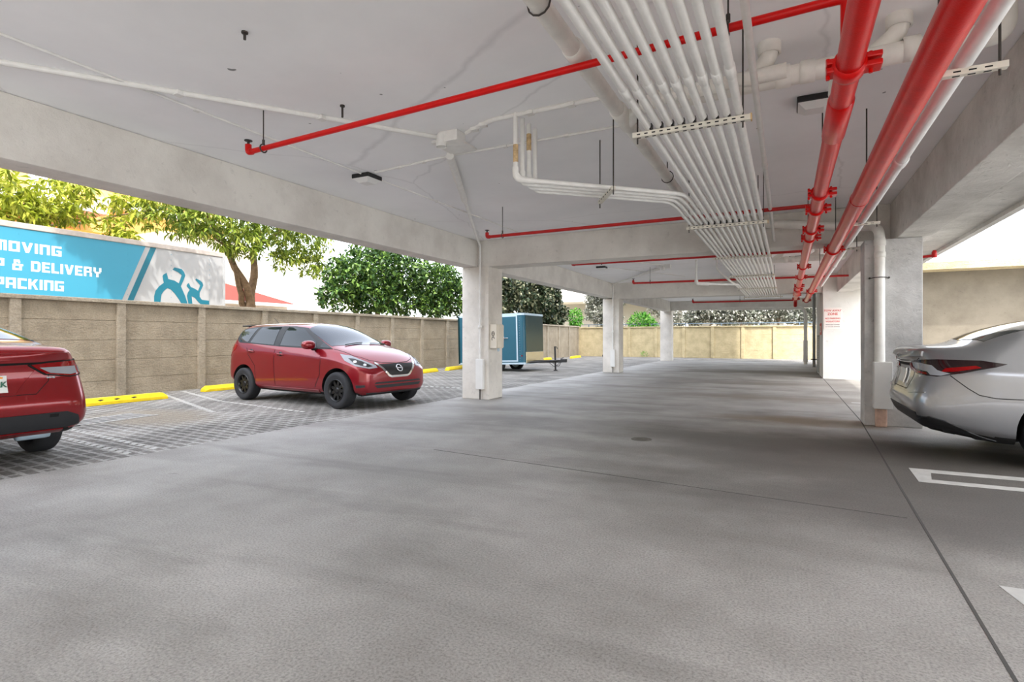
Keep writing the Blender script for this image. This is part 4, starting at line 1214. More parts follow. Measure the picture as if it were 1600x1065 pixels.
def build_hatchback():
    St = [(-0.62, .42, .56, .56, .70, .56, .80, .50, .86, .88), (-0.59, .36, .74, .56, .76, .70, .92, .60, .99, 1.01),
          (-0.50, .31, .815, .56, .84, .74, 1.03, .60, 1.20, 1.24), (-0.38, .28, .84, .56, .88, .755, 1.06, .585, 1.385, 1.43),
          (-0.22, .25, .845, .56, .90, .765, 1.055, .58, 1.415, 1.46), (0.2, .21, .8475, .56, .90, .78, 1.035, .585, 1.425, 1.465),
          (0.9, .2, .8475, .56, .88, .785, 1.01, .59, 1.42, 1.47), (1.4, .2, .8475, .56, .865, .785, .995, .585, 1.405, 1.46),
          (1.85, .2, .8475, .56, .855, .78, .98, .60, 1.23, 1.29), (2.25, .2, .8475, .56, .84, .77, .96, .65, 1.035, 1.085),
          (2.6, .2, .8475, .54, .81, .745, .925, .6, .975, 1.01), (2.88, .21, .83, .51, .745, .69, .845, .5, .885, .915),
          (3.03, .22, .79, .48, .68, .62, .765, .43, .805, .83), (3.16, .24, .71, .46, .61, .53, .685, .37, .72, .73), (3.215, .30, .56, .43, .54, .43, .60, .28, .63, .635)]
    c = Car('hatchback_car', 'crimson compact hatchback with black wheels parked nose out against the tan wall', NOTE[0], NOTE[1], St, [(0, .31), (2.6, .31)], .365, 'paint_hatch', NOTE[2])
    for x in (0, 2.6):
        for s_ in (-1, 1): c.wheel(x, s_, .305, .215, .755, None, 9, 'rim_black', 0.60)
    for s_, nm in (('R', -1), ('L', 1)):
        # doors as slightly proud skins with their handles
        fd = [(0.98, .33), (2.04, .33), (2.17, .55), (2.17, .86), (2.08, .935), (0.93, .965), (0.93, .8)]
        rd = [(0.40, .36), (0.95, .33), (0.90, .8), (0.90, .968), (0.05, .99), (0.14, .86), (0.36, .66)]
        dn = c.patch('front_door', fd, s_, 'paint_hatch', .0025, .012)
        c.seam([(0.965, .33), (0.915, .8), (0.915, .97)], s_, .010)
        c.seam([(2.055, .33), (2.185, .55), (2.185, .86)], s_, .010)
        dr = c.patch('rear_door', rd, s_, 'paint_hatch', .0025, .012)
        c.seam([(0.385, .36), (0.345, .66), (0.125, .86), (0.03, .99)], s_, .010)
        for dd, hx, hz in ((dn, 1.10, .875), (dr, 0.22, .915)):
            p, n = c.hit(s_, hx, hz)
            m = MB(); m.lathe([(0.002, -0.004), (0.045, -0.002), (0.052, 0.004)], p + n * 0.003, 'y', 16)
            mesh_obj('handle_recess', m, 'rim_black', dd)
            m = MB(); m.tube([p + V((-.085, 0, 0)) + n * .008, p + V((-.06, 0, .004)) + n * .034, p + V((.06, 0, .0)) + n * .034, p + V((.085, 0, -.004)) + n * .008], .0125, seg=8, fillet=.02)
            mesh_obj('door_handle', m, 'paint_hatch', dd)
        c.patch('pillar_trim', [(0.86, 1.03), (1.01, 1.02), (1.03, 1.385), (0.86, 1.388)], s_, 'black_plastic', .008)
        c.patch('window_trim', [(-0.38, 1.14), (-.26, 1.085), (0.05, 1.075), (1.0, 1.02), (2.06, .985), (2.36, .985), (2.1, 1.085), (1.5, 1.35), (1.2, 1.385), (.2, 1.39), (-.2, 1.36), (-.40, 1.32)], s_, 'black_plastic', .006, res=.03)
        c.patch('side_window', [(1.03, 1.04), (2.0, 1.005), (1.93, 1.10), (1.47, 1.33), (1.2, 1.36), (1.05, 1.362)], s_, 'glass_tint', .010, res=.03)
        c.patch('side_window', [(0.10, 1.085), (0.84, 1.045), (0.84, 1.366), (0.25, 1.366)], s_, 'glass_tint', .010, res=.03)
        c.patch('quarter_window', [(-.24, 1.105), (0.02, 1.098), (0.15, 1.36), (-.16, 1.34), (-.34, 1.30)], s_, 'glass_tint', .010, res=.03)
        c.patch('quarter_window', [(2.08, 1.01), (2.31, .995), (2.08, 1.085)], s_, 'glass_tint', .010, res=.03)
        c.patch('sill_trim', [(0.42, .255), (2.14, .245), (2.14, .29), (0.42, .30)], s_, 'paint_hatch', .010)
        # mirror
        p, n = c.hit(s_, 1.98, 1.0)
        m = MB(); y = p.y + nm * 0.15
        bm = bmesh.new(); bmesh.ops.create_icosphere(bm, subdivisions=3, radius=1)
        for v in bm.verts:
            q = v.co; e = (abs(q.x) ** 2.6 + abs(q.y) ** 2.6 + abs(q.z) ** 2.6) ** (-1 / 2.6); q = q * e
            v.co = V((1.97 + q.x * .075 + (0.02 if q.x > 0 else 0), y + q.y * .115, 1.055 + q.z * .075))
        m.from_bm(bm, True); bm.free()
        mo = mesh_obj('mirror', m, 'paint_hatch', c.root)
        mesh_obj('mirror_arm', MB().tube([(1.99, p.y, .985), (1.98, p.y + nm * .06, .985), (1.98, p.y + nm * .10, 1.02)], .030, seg=10), 'black_plastic', mo)
    for s_ in ('FR', 'FL'):
        hl = c.patch('headlight', [(1.62, .905), (1.72, .80), (1.92, .71), (2.14, .665), (2.25, .68), (2.22, .72), (2.02, .80), (1.82, .875)], s_, 'lamp_clear', .006, res=.04)
        for pu, pv in ((1.90, .775), (2.06, .725)):
            p, n = c.hit(s_, pu, pv); m = MB()
            m.cyl(p + n * .006, p + n * .016, .032, .026, seg=16); mesh_obj('projector', m, 'chrome', hl)
        c.patch('lamp_bezel', [(1.78, .835), (1.90, .745), (2.11, .69), (2.18, .705), (2.0, .785), (1.86, .83)], s_, 'rim_black', .009, parent=hl)
        c.patch('fog_recess', [(1.92, .40), (2.08, .405), (2.08, .37), (1.94, .355)], s_, 'trim_black', .004)
    for s_ in ('RR', 'RL'):
        c.patch('tail_light', [(-.12, .80), (.06, .82), (.20, .95), (.21, 1.03), (.05, 1.08), (-.10, 1.08)], s_, 'lamp_red', .006)
    c.patch('grille', [(-.42, .735), (.42, .735), (.26, .565), (.20, .545), (-.20, .545), (-.26, .565)], 'front', 'black_plastic', .004)
    c.seam([(-.46, .755), (-.245, .545), (-.19, .525), (.19, .525), (.245, .545), (.46, .755)], 'front', .036, 'grille_frame', 'chrome', .012)
    torus_on(c, 'front', 0, .655, .062, .011, 'emblem', 'chrome', 1.0, True)
    c.patch('lower_grille', [(-.52, .445), (.52, .445), (.56, .415), (-.56, .415)], 'front', 'trim_black', .004)
    c.patch('lower_grille', [(-.56, .395), (.56, .395), (.50, .345), (-.50, .345)], 'front', 'trim_black', .004)
    c.patch('front_lip', [(-.66, .27), (.66, .27), (.62, .215), (-.62, .215)], 'front', 'trim_black', .010)
    w = c.patch('windscreen', [(2.28, -.66), (2.38, -.35), (2.41, 0), (2.38, .35), (2.28, .66), (1.54, .56), (1.45, .3), (1.42, 0), (1.45, -.3), (1.54, -.56)], 'top', 'glass_wind', .004, res=.06)
    for y0 in (-.45, .12):
        pts = []
        for k in range(6):
            p, n = c.hit('top', 2.37 - 0.01 * k, y0 + .085 * k); pts.append(p + n * .018)
        mesh_obj('wiper', MB().tube(pts, .008, seg=6), 'black_plastic', c.root)
    c.seam([(2.38, -.70), (2.8, -.66), (3.02, -.50), (3.11, -.3), (3.14, 0), (3.11, .3), (3.02, .5), (2.8, .66), (2.38, .70)], 'top', .010)
    c.patch('rear_window', [(-.58, 1.06), (.58, 1.06), (.52, 1.34), (-.52, 1.34)], 'rear', 'glass_tint', .004)
    m = MB().bbox((-.58, -.50, 1.40), (-.30, .50, 1.425), .01)
    m.bbox((-.40, -.48, 1.36), (-.34, -.44, 1.41), .006); m.bbox((-.40, .44, 1.36), (-.34, .48, 1.41), .006)
    mesh_obj('spoiler', m, 'black_plastic', c.root)
    m = MB().tube([(-.1, 0, 1.46), (-.26, 0, 1.58)], .004, seg=6); mesh_obj('aerial', m, 'black_plastic', c.root)
    return c

def sedan_stations(ro, wb, fo, w, h, deck, fast=0.0):
    """ro rear overhang, wb wheelbase, fo front overhang"""
    k = h / 1.435; d = deck
    S = []
    def st(x, zb, wf, zm, zs, wbl, zbl, wr, zr, zt, f4=.972, xs=0.0): S.append((x, zb, w * wf, zm, zs, w * wbl, zbl, w * wr, zr, zt, f4, xs))
    st(-ro, .44, .70, .60, .80, .60, d - .19, .52, d - .15, d - .14, .92, 1.0)
    st(-ro + .04, .34, .865, .585, .86, .75, d - .10, .66, d - .03, d - .012, .915, 1.0)
    st(-ro + .16, .29, .945, .58, .88, .80, d - .075, .70, d - .012, d + .005, .935, .4)
    st(-ro + .5, .24, .99, .57, .89, .875, d - .085, .73, d - .012, d + .012)
    st(-.22 - fast * .7, .2, 1.0, .57, .88, .885, d - .095, .70, d + .055 + fast * .1, d + .085 + fast * .1)
    st(.22 - fast, .2, 1.0, .57, .87, .885, d - .11, .655, h - .115, h - .07)
    st(.62 - fast * .6, .2, 1.0, .57, .865, .885, d - .12, .645, h - .05, h - .005)
    st(1.1, .2, 1.0, .57, .86, .885, d - .13, .64, h - .045, h)
    st(1.55, .2, 1.0, .57, .85, .885, d - .14, .64, h - .09, h - .04)
    st(wb - .65, .2, 1.0, .57, .84, .88, d - .16, .68, h - .28, h - .235)
    st(wb - .25, .2, 1.0, .56, .82, .86, d - .19, .74, d - .09, d - .05)
    st(wb + .1, .2, 1.0, .54, .80, .83, d - .22, .66, d - .17, d - .135)
    st(wb + .5, .2, .965, .51, .74, .76, d - .30, .56, d - .25, d - .22)
    st(wb + fo - .2, .2, .88, .48, .66, .65, d - .40, .44, d - .36, d - .345)
    st(wb + fo - .05, .23, .74, .46, .58, .5, d - .5, .34, d - .46, d - .455)
    st(wb + fo, .28, .56, .44, .52, .4, d - .58, .28, d - .55, d - .545)
    return S

def sedan_glass(c, wb, w, h, d, doors, paint, fast=0.0):
    for s_, nm in (('R', -1), ('L', 1)):
        c.patch('side_window', [(.02, d - .03), (1.02, d - .05), (1.02, h - .10), (.55, h - .10), (.25, h - .16)], s_, 'glass_tint', .004)
        c.patch('side_window', [(1.1, d - .05), (wb - .62, d - .08), (wb - .95, h - .22), (1.55, h - .115), (1.1, h - .10)], s_, 'glass_tint', .004)
        for x in (.40, 1.06, wb - .45):
            c.seam([(x, d - .08), (x - .02, .35)] if x > .5 else [(.0, d - .08), (.30, .75), (.45, .35)], s_, .008)
        for x in (.30, 1.25):
            p, n = c.hit(s_, x, d - .16)
            mesh_obj('door_handle', MB().tube([p + V((-.09, 0, 0)) + n * .008, p + V((-.06, 0, .004)) + n * .035, p + V((.06, 0, 0)) + n * .035, p + V((.09, 0, 0)) + n * .008], .012, seg=8, fillet=.02), paint, c.root)
        m = MB(); bm = bmesh.new(); bmesh.ops.create_icosphere(bm, subdivisions=2, radius=1)
        for v in bm.verts: v.co = V((wb - .62 + v.co.x * .08, nm * (w * .98 + .06) + v.co.y * .11, d - .02 + v.co.z * .075))
        m.from_bm(bm, True); bm.free()
        mesh_obj('mirror', m, paint, c.root)
    fb = fast * .72; ft = fast * .9
    c.patch('rear_window', [(-.27 - fb, -.62 * w / .89), (-.33 - fb, 0), (-.27 - fb, .62 * w / .89), (.30 - ft, .56 * w / .89), (.36 - ft, 0), (.30 - ft, -.56 * w / .89)], 'top', 'glass_tint', .004, res=.06)
    c.patch('windscreen', [(wb - .28, -.62), (wb - .2, 0), (wb - .28, .62), (1.72, .52), (1.62, 0), (1.72, -.52)], 'top', 'glass_wind', .004, res=.06)

def build_red_sedan():
    w, h, d = .89, 1.435, 1.135
    c = Car('sedan_car', 'bright red sedan cut off by the left edge, seen from behind', REDSEDAN[0], REDSEDAN[1], sedan_stations(.98, 2.70, .95, w, h, d), [(0, .32), (2.7, .32)], .37, 'paint_red', REDSEDAN[2])
    for x in (0, 2.7):
        for s_ in (-1, 1): c.wheel(x, s_, .318, .205, .765, None, 5, 'rim_silver', .66)
    sedan_glass(c, 2.7, w, h, d, 2, 'paint_red')
    for s_, nm in (('R', -1), ('L', 1)):
        pass
    for s_, sg in (('RR', -1), ('RL', 1)):
        tl = c.patch('tail_light', [(-.52, .955), (-.44, .865), (-.30, .835), (-.02, .875), (.0, .97), (-.15, .985), (-.40, .972)], s_, 'lamp_red', .007, res=.04)
        c.seam([(-.53, .955), (-.445, .858), (-.30, .828), (-.01, .868), (.01, .97), (-.15, .992), (-.40, .979), (-.53, .958)], s_, .010, 'lamp_seal', 'slot', .0085, parent=tl)
        c.patch('reverse_lens', [(-.475, .925), (-.42, .872), (-.30, .85), (-.235, .862), (-.25, .93)], s_, 'lamp_clear', .0105, parent=tl, label='clear reversing lens')
        c.patch('side_lens', [(-.20, .868), (-.03, .888), (-.03, .93), (-.19, .925)], s_, 'lamp_clear', .0105, parent=tl, label='clear side lens')
        c.patch('corner_vent', [(-.13, .46), (-.09, .62), (.02, .66), (-.02, .44)], s_, 'paint_red', .012)
    # trunk lid, gap under the lip, plate recess
    c.patch('trunk_lip', [(-.62, 1.06), (.62, 1.06), (.64, 1.005), (.40, .985), (-.40, .985), (-.64, 1.005)], 'rear', 'paint_red', .012)
    c.seam([(-.60, .978), (-.42, .968), (0, .962), (.42, .968), (.60, .978)], 'rear', .022)
    c.seam([(-.48, .95), (-.47, .80), (-.36, .685), (.36, .685), (.47, .80), (.48, .95)], 'rear', .007)
    c.patch('plate_recess', [(-.36, .89), (.36, .89), (.20, .70), (-.20, .70)], 'rear', 'paint_red', .003)
    c.seam([(-.37, .90), (-.21, .69), (.21, .69), (.37, .90)], 'rear', .012, 'recess_edge', 'paint_red', .006)
    pl = c.patch('licence_plate', [(-.152, .865), (.152, .865), (.152, .712), (-.152, .712)], 'rear', 'plate', .014)
    p, n = c.hit('rear', -.105, .77)
    t = text_mesh('48D OAK', 'plate_lettering', 'plate_green', .070); t.parent = pl
    p0, n0 = c.hit('rear', 0, .74)
    t.rotation_euler = (PI / 2, 0, -PI / 2); t.location = (min(c.hit('rear', a, b)[0].x for a in (-.14, 0, .14) for b in (.75, .79, .83)) - .0165, 0, .752)
    c.patch('plate_print', [(-.125, .855), (-.085, .855), (-.085, .838), (-.125, .838)], 'rear', 'plate_orange', .0155, parent=pl)
    c.patch('bumper_insert', [(-.70, .455), (-.60, .50), (.60, .50), (.70, .455), (.74, .36), (.60, .345), (-.60, .345), (-.74, .36)], 'rear', 'trim_black', .006)
    c.patch('lower_valance', [(-.60, .335), (.60, .335), (.60, .30), (-.60, .30)], 'rear', 'paint_red', .010)
    c.patch('tow_cover', [(-.53, .49), (-.46, .49), (-.46, .46), (-.53, .46)], 'rear', 'slot', .009)
    mesh_obj('muffler', MB().lathe([(0, -.13), (.045, -.13), (.05, -.1), (.05, .1), (.045, .13), (0, .13)], (-.62, -.46, .275), 'y', 16), 'alu', c.root)
    e = MB(); p, n = c.hit('rear', -.47, .83)
    e.box((p.x - .006, -.52, .822), (p.x - .002, -.50, .838)); e.box((p.x - .006, -.495, .824), (p.x - .002, -.455, .836))
    mesh_obj('trim_badge', e, 'chrome', c.root)
    torus_on(c, 'rear', 0, .925, .045, .006, 'emblem', 'chrome', .65)
    return c

def build_silver_sedan():
    w, h, d = .92, 1.445, 1.125
    c = Car('sedan_car', 'silver sedan cut off by the right edge, with long dark tail lights', SILVER[0], SILVER[1], sedan_stations(1.16, 2.82, .96, w, h, d, .40), [(0, .335), (2.82, .335)], .385, 'paint_silver', SILVER[2])
    for x in (0, 2.82):
        for s_ in (-1, 1): c.wheel(x, s_, .333, .225, .79, None, 5, 'rim_silver', .68)
    sedan_glass(c, 2.82, w, h, d, 2, 'paint_silver', .40)
    for s_, sg in (('RR', -1), ('RL', 1)):
        tl = c.patch('tail_light', [(-.70, .935), (-.67, .875), (-.50, .835), (-.28, .825), (-.10, .865), (.10, .925), (.16, .955), (.0, .985), (-.30, .99), (-.55, .978)], s_, 'lamp_dark', .007, res=.035)
        c.patch('red_lens', [(-.685, .93), (-.655, .882), (-.50, .848), (-.36, .838), (-.38, .862), (-.52, .872), (-.62, .905), (-.63, .945)], s_, 'lamp_red', .0115, parent=tl, label='red brake lens')
        c.patch('red_strip', [(-.25, .87), (-.12, .882), (.02, .915), (-.02, .935), (-.22, .905)], s_, 'lamp_red', .0105, parent=tl, label='red strip lens')
        c.patch('clear_lens', [(-.60, .955), (-.60, .915), (-.46, .885), (-.36, .868), (-.33, .838), (-.25, .834), (-.18, .856), (-.28, .885), (-.33, .93), (-.45, .952)], s_, 'lamp_clear', .0105, parent=tl, label='clear reversing lens')
        c.seam([(-.18, .84), (-.05, .72), (.02, .665), (.12, .64), (.42, .635)], s_, .008)
        c.patch('lower_diffuser', [(-.74, .455), (-.52, .435), (-.32, .425), (-.14, .36), (.0, .27), (.08, .235), (.08, .19), (-.10, .19), (-.74, .26)], s_, 'trim_black', .008)
        c.patch('corner_scoop', [(-.44, .40), (-.32, .435), (-.20, .40), (-.06, .32), (-.18, .33)], s_, 'black_plastic', .012)
    c.patch('trunk_lip', [(-.66, 1.065), (.66, 1.065), (.66, 1.02), (-.66, 1.02)], 'rear', 'paint_silver', .014)
    c.seam([(-.62, 1.0), (-.48, .94), (-.45, .80), (-.36, .67), (.36, .67), (.45, .80), (.48, .94), (.62, 1.0)], 'rear', .008)
    c.patch('garnish', [(-.40, .95), (.40, .95), (.38, .91), (-.38, .91)], 'rear', 'slot', .008)
    c.seam([(-.40, .955), (.40, .955)], 'rear', .012, 'chrome_strip', 'chrome', .014)
    pl = c.patch('licence_plate', [(-.152, .875), (.152, .875), (.152, .722), (-.152, .722)], 'rear', 'plate', .016)
    c.seam([(-.17, .88), (-.17, .715)], 'rear', .012, 'plate_frame', 'chrome', .02)
    torus_on(c, 'rear', 0, 1.0, .05, .006, 'emblem', 'chrome', .65)
    c.patch('rear_diffuser', [(-.72, .46), (.72, .46), (.68, .26), (-.68, .26)], 'rear', 'trim_black', .008)
    c.seam([(-.80, .665), (-.5, .64), (.5, .64), (.80, .665)], 'rear', .010, 'bumper_edge', 'paint_silver', .010)
    return c

def build_cargo_trailer():
    X0, Y0 = CARGO[0][0], CARGO[0][1]
    t = thing('cargo_trailer', 'teal enclosed cargo trailer with tread plate front standing behind the nearest column', 'trailer', CARGO[0], CARGO[1], world=False)
    t.rotation_euler = (0, math.radians(CARGO[2]), CARGO[1])
    # origin: ground below the near front corner; body runs back along -x and away along +y
    Lb, W, z0, z1 = 2.72, 1.80, .30, 2.08
    R = .14
    def outline(off=0.0, l=Lb):
        pts = [(-l, -off), ]
        for k in range(7):
            a = -PI / 2 + PI / 2 * k / 6; pts.append((-R + (R + off) * math.cos(a), R + (R + off) * math.sin(a)))
        for k in range(7):
            a = PI / 2 * k / 6; pts.append((-R + (R + off) * math.cos(a), W - R + (R + off) * math.sin(a)))
        pts.append((-l, W + off))
        return pts
    fn = lambda u, v, d: (u, v, d)
    mesh_obj('body', MB().prism(outline(), fn, z0, z1), 'teal_trailer', t)
    mesh_obj('top_rail', MB().prism(outline(.012, Lb + .01), fn, z1 - .055, z1 + .02), 'alu', t)
    mesh_obj('bottom_rail', MB().prism(outline(.008, Lb + .01), fn, z0 - .03, z0 + .035), 'alu', t)
    m = MB(); m.prism([(0.003, R * .9), (0.012, R), (0.012, W - R), (0.003, W - R * .9)], fn, .72, z1 - .06); mesh_obj('front_sheet', m, 'teal_front', t)
    m = MB(); m.prism([(0.003, R * .8), (0.018, R), (0.018, W - R), (0.003, W - R * .8)], fn, z0, .70); mesh_obj('stone_guard', m, 'tread', t)
    d = MB()
    xa, xb, za, zb = -.97, -.30, .42, 1.98
    d.box((xa, -.022, za), (xb, -.012, zb))
    door = mesh_obj('door', d, 'teal_trailer', t)
    f = MB()
    for lo, hi in (((xa - .05, -.028, za - .05), (xa, -.010, zb + .05)), ((xb, -.028, za - .05), (xb + .05, -.010, zb + .05)), ((xa, -.028, zb), (xb, -.010, zb + .05)), ((xa, -.028, za - .05), (xb, -.010, za))):
        f.box(lo, hi)
    mesh_obj('door_frame', f, 'alu', door)
    h = MB().bbox((xa + .10, -.05, 1.17), (xa + .20, -.022, 1.27), .01); h.bbox((xa + .16, -.07, 1.20), (xa + .36, -.05, 1.23), .008)
    mesh_obj('latch', h, 'chrome', door)
    m = MB()
    for zz in np.arange(.4, 2.0, .09):
        m.cyl((-.18, -.001, zz), (-.18, -.006, zz), .007, seg=6); m.cyl((-1.25, -.001, zz), (-1.25, -.006, zz), .007, seg=6)
    mesh_obj('rivets', m, 'alu', t)
    mesh_obj('side_marker', MB().bbox((-.12, -.02, .55), (-.08, 0, .60), .004), 'lamp_red', t)
    mesh_obj('rear_post', MB().box((-Lb - .02, -.012, z0), (-Lb + .05, W + .012, z1)), 'teal_front', t)
    for y in (.10, W - .10):
        m = MB(); r = .30; hw = .09
        m.lathe([(r * .6, -hw), (r * .93, -hw), (r, -hw * .6), (r, hw * .6), (r * .93, hw), (r * .6, hw)], (-1.15, y + (.02 if y < 1 else -.02), r - .02), 'y', 28)
        wv = mesh_obj('wheel', m, 'tyre', t)
        mesh_obj('rim', MB().lathe([(r * .62, -hw * .8), (r * .3, -hw * .5), (0, -hw * .5)], (-1.15, y, r - .02), 'y', 20).lathe([(r * .62, hw * .8), (r * .3, hw * .5), (0, hw * .5)], (-1.15, y, r - .02), 'y', 20), 'alu', wv)
    m = MB(); m.tube([(-.1, .35, z0 + .02), (.9, W / 2 - .05, z0 + .06)], .035, seg=8); m.tube([(-.1, W - .35, z0 + .02), (.9, W / 2 + .05, z0 + .06)], .035, seg=8)
    m.bbox((-.2, W / 2 - .04, z0 - .01), (1.05, W / 2 + .04, z0 + .09), .006)
    mesh_obj('tongue', m, 'black_iron', t)
    m = MB(); m.bbox((1.02, W / 2 - .06, z0 + .0), (1.24, W / 2 + .06, z0 + .12), .02); m.tube([(1.0, W / 2, z0 + .12), (1.12, W / 2, z0 + .17)], .012, seg=6)
    mesh_obj('coupler', m, 'black_iron', t)
    m = MB(); m.cyl((.80, W / 2, .03), (.80, W / 2, .88), .033, seg=12); m.cyl((.80, W / 2, .0), (.80, W / 2, .03), .075, seg=12)
    m.tube([(.80, W / 2, .86), (.88, W / 2 - .02, .86), (.90, W / 2 - .02, .78)], .012, seg=6, fillet=.03)
    mesh_obj('jack', m, 'black_iron', t)
    m = MB()
    for s_ in (-1, 1):
        m.tube([(1.0, W / 2 + s_ * .05, .30), (.85, W / 2 + s_ * .16, .12), (.62, W / 2 + s_ * .14, .30)], .010, seg=6, fillet=.12)
    mesh_obj('safety_chain', m, 'black_iron', t)

# blocky letters drawn on a 4 x 6 grid
def glyph(ch):
    R = lambda x0, y0, x1, y1: [(x0, y0), (x1, y0), (x1, y1), (x0, y1)]
    G = {
        'M': (5.2, [R(0, 0, 1.2, 6), R(2.0, 0, 3.2, 4.8), R(4.0, 0, 5.2, 6), R(1.2, 4.8, 4.0, 6)]),
        'N': (4.4, [R(0, 0, 1.3, 6), R(3.1, 0, 4.4, 6), R(1.3, 4.8, 3.1, 6)]),
        'O': (4.4, [R(0, 0, 1.3, 6), R(3.1, 0, 4.4, 6), R(1.3, 4.8, 3.1, 6), R(1.3, 0, 3.1, 1.2)]),
        'V': (4.6, [[(0, 6), (1.3, 6), (2.3, 2.2), (2.3, 0), (1.6, 0)], [(4.6, 6), (3.3, 6), (2.3, 2.2), (2.3, 0), (3.0, 0)]]),
        'I': (1.3, [R(0, 0, 1.3, 6)]),
        'G': (4.4, [R(0, 0, 1.3, 6), R(1.3, 4.8, 4.4, 6), R(1.3, 0, 4.4, 1.2), R(3.1, 1.2, 4.4, 3.4), R(2.2, 2.4, 3.1, 3.4)]),
        'P': (4.2, [R(0, 0, 1.3, 6), R(1.3, 4.8, 4.2, 6), R(2.9, 2.8, 4.2, 4.8), R(1.3, 1.8, 4.2, 2.8)]),
        '&': (4.8, [R(0.6, 4.8, 3.2, 6), R(0.6, 3.2, 1.7, 4.8), R(2.4, 4.0, 3.4, 5.2), R(0, 0, 1.2, 3.4), R(1.2, 0, 3.4, 1.1), R(1.2, 2.6, 4.8, 3.6), R(3.0, 0, 4.2, 2.6)]),
        'D': (4.4, [R(0, 0, 1.3, 6), [(1.3, 4.8), (3.0, 4.8), (3.6, 6), (1.3, 6)], [(1.3, 0), (3.6, 0), (3.0, 1.2), (1.3, 1.2)], [(3.1, 1.0), (3.6, 0), (4.4, 1.0), (4.4, 5.0), (3.6, 6), (3.1, 5.0)]]),
        'E': (3.8, [R(0, 0, 1.3, 6), R(1.3, 4.8, 3.8, 6), R(1.3, 2.5, 3.4, 3.5), R(1.3, 0, 3.8, 1.2)]),
        'L': (3.6, [R(0, 0, 1.3, 6), R(1.3, 0, 3.6, 1.2)]),
        'R': (4.4, [R(0, 0, 1.3, 6), R(1.3, 4.8, 4.2, 6), R(2.9, 3.4, 4.2, 4.8), R(1.3, 2.4, 4.0, 3.4), R(3.1, 0, 4.4, 2.4)]),
        'Y': (4.4, [R(0, 3.4, 1.3, 6), R(3.1, 3.4, 4.4, 6), R(0.6, 2.4, 3.8, 3.4), R(1.55, 0, 2.85, 2.4)]),
        'A': (4.4, [R(0, 0, 1.3, 6), R(3.1, 0, 4.4, 6), R(1.3, 4.8, 3.1, 6), R(1.3, 2.0, 3.1, 3.0)]),
        'C': (4.0, [R(0, 0, 1.3, 6), R(1.3, 4.8, 4.0, 6), R(1.3, 0, 4.0, 1.2)]),
        'K': (4.4, [R(0, 0, 1.3, 6), [(1.3, 2.4), (2.2, 2.4), (4.4, 6), (3.0, 6), (1.3, 3.6)], [(1.9, 3.0), (3.1, 0), (4.4, 0), (2.8, 3.4)]]),
        'U': (4.4, [R(0, 0, 1.3, 6), R(3.1, 0, 4.4, 6), R(1.3, 0, 3.1, 1.2)]),
        'S': (4.2, [R(0, 4.8, 4.2, 6), R(0, 3.4, 1.3, 4.8), R(0, 2.4, 4.2, 3.4), R(2.9, 1.2, 4.2, 2.4), R(0, 0, 4.2, 1.2)]),
        'T': (4.2, [R(0, 4.8, 4.2, 6), R(1.45, 0, 2.75, 4.8)]),
        ' ': (2.0, []),
    }
    return G[ch]

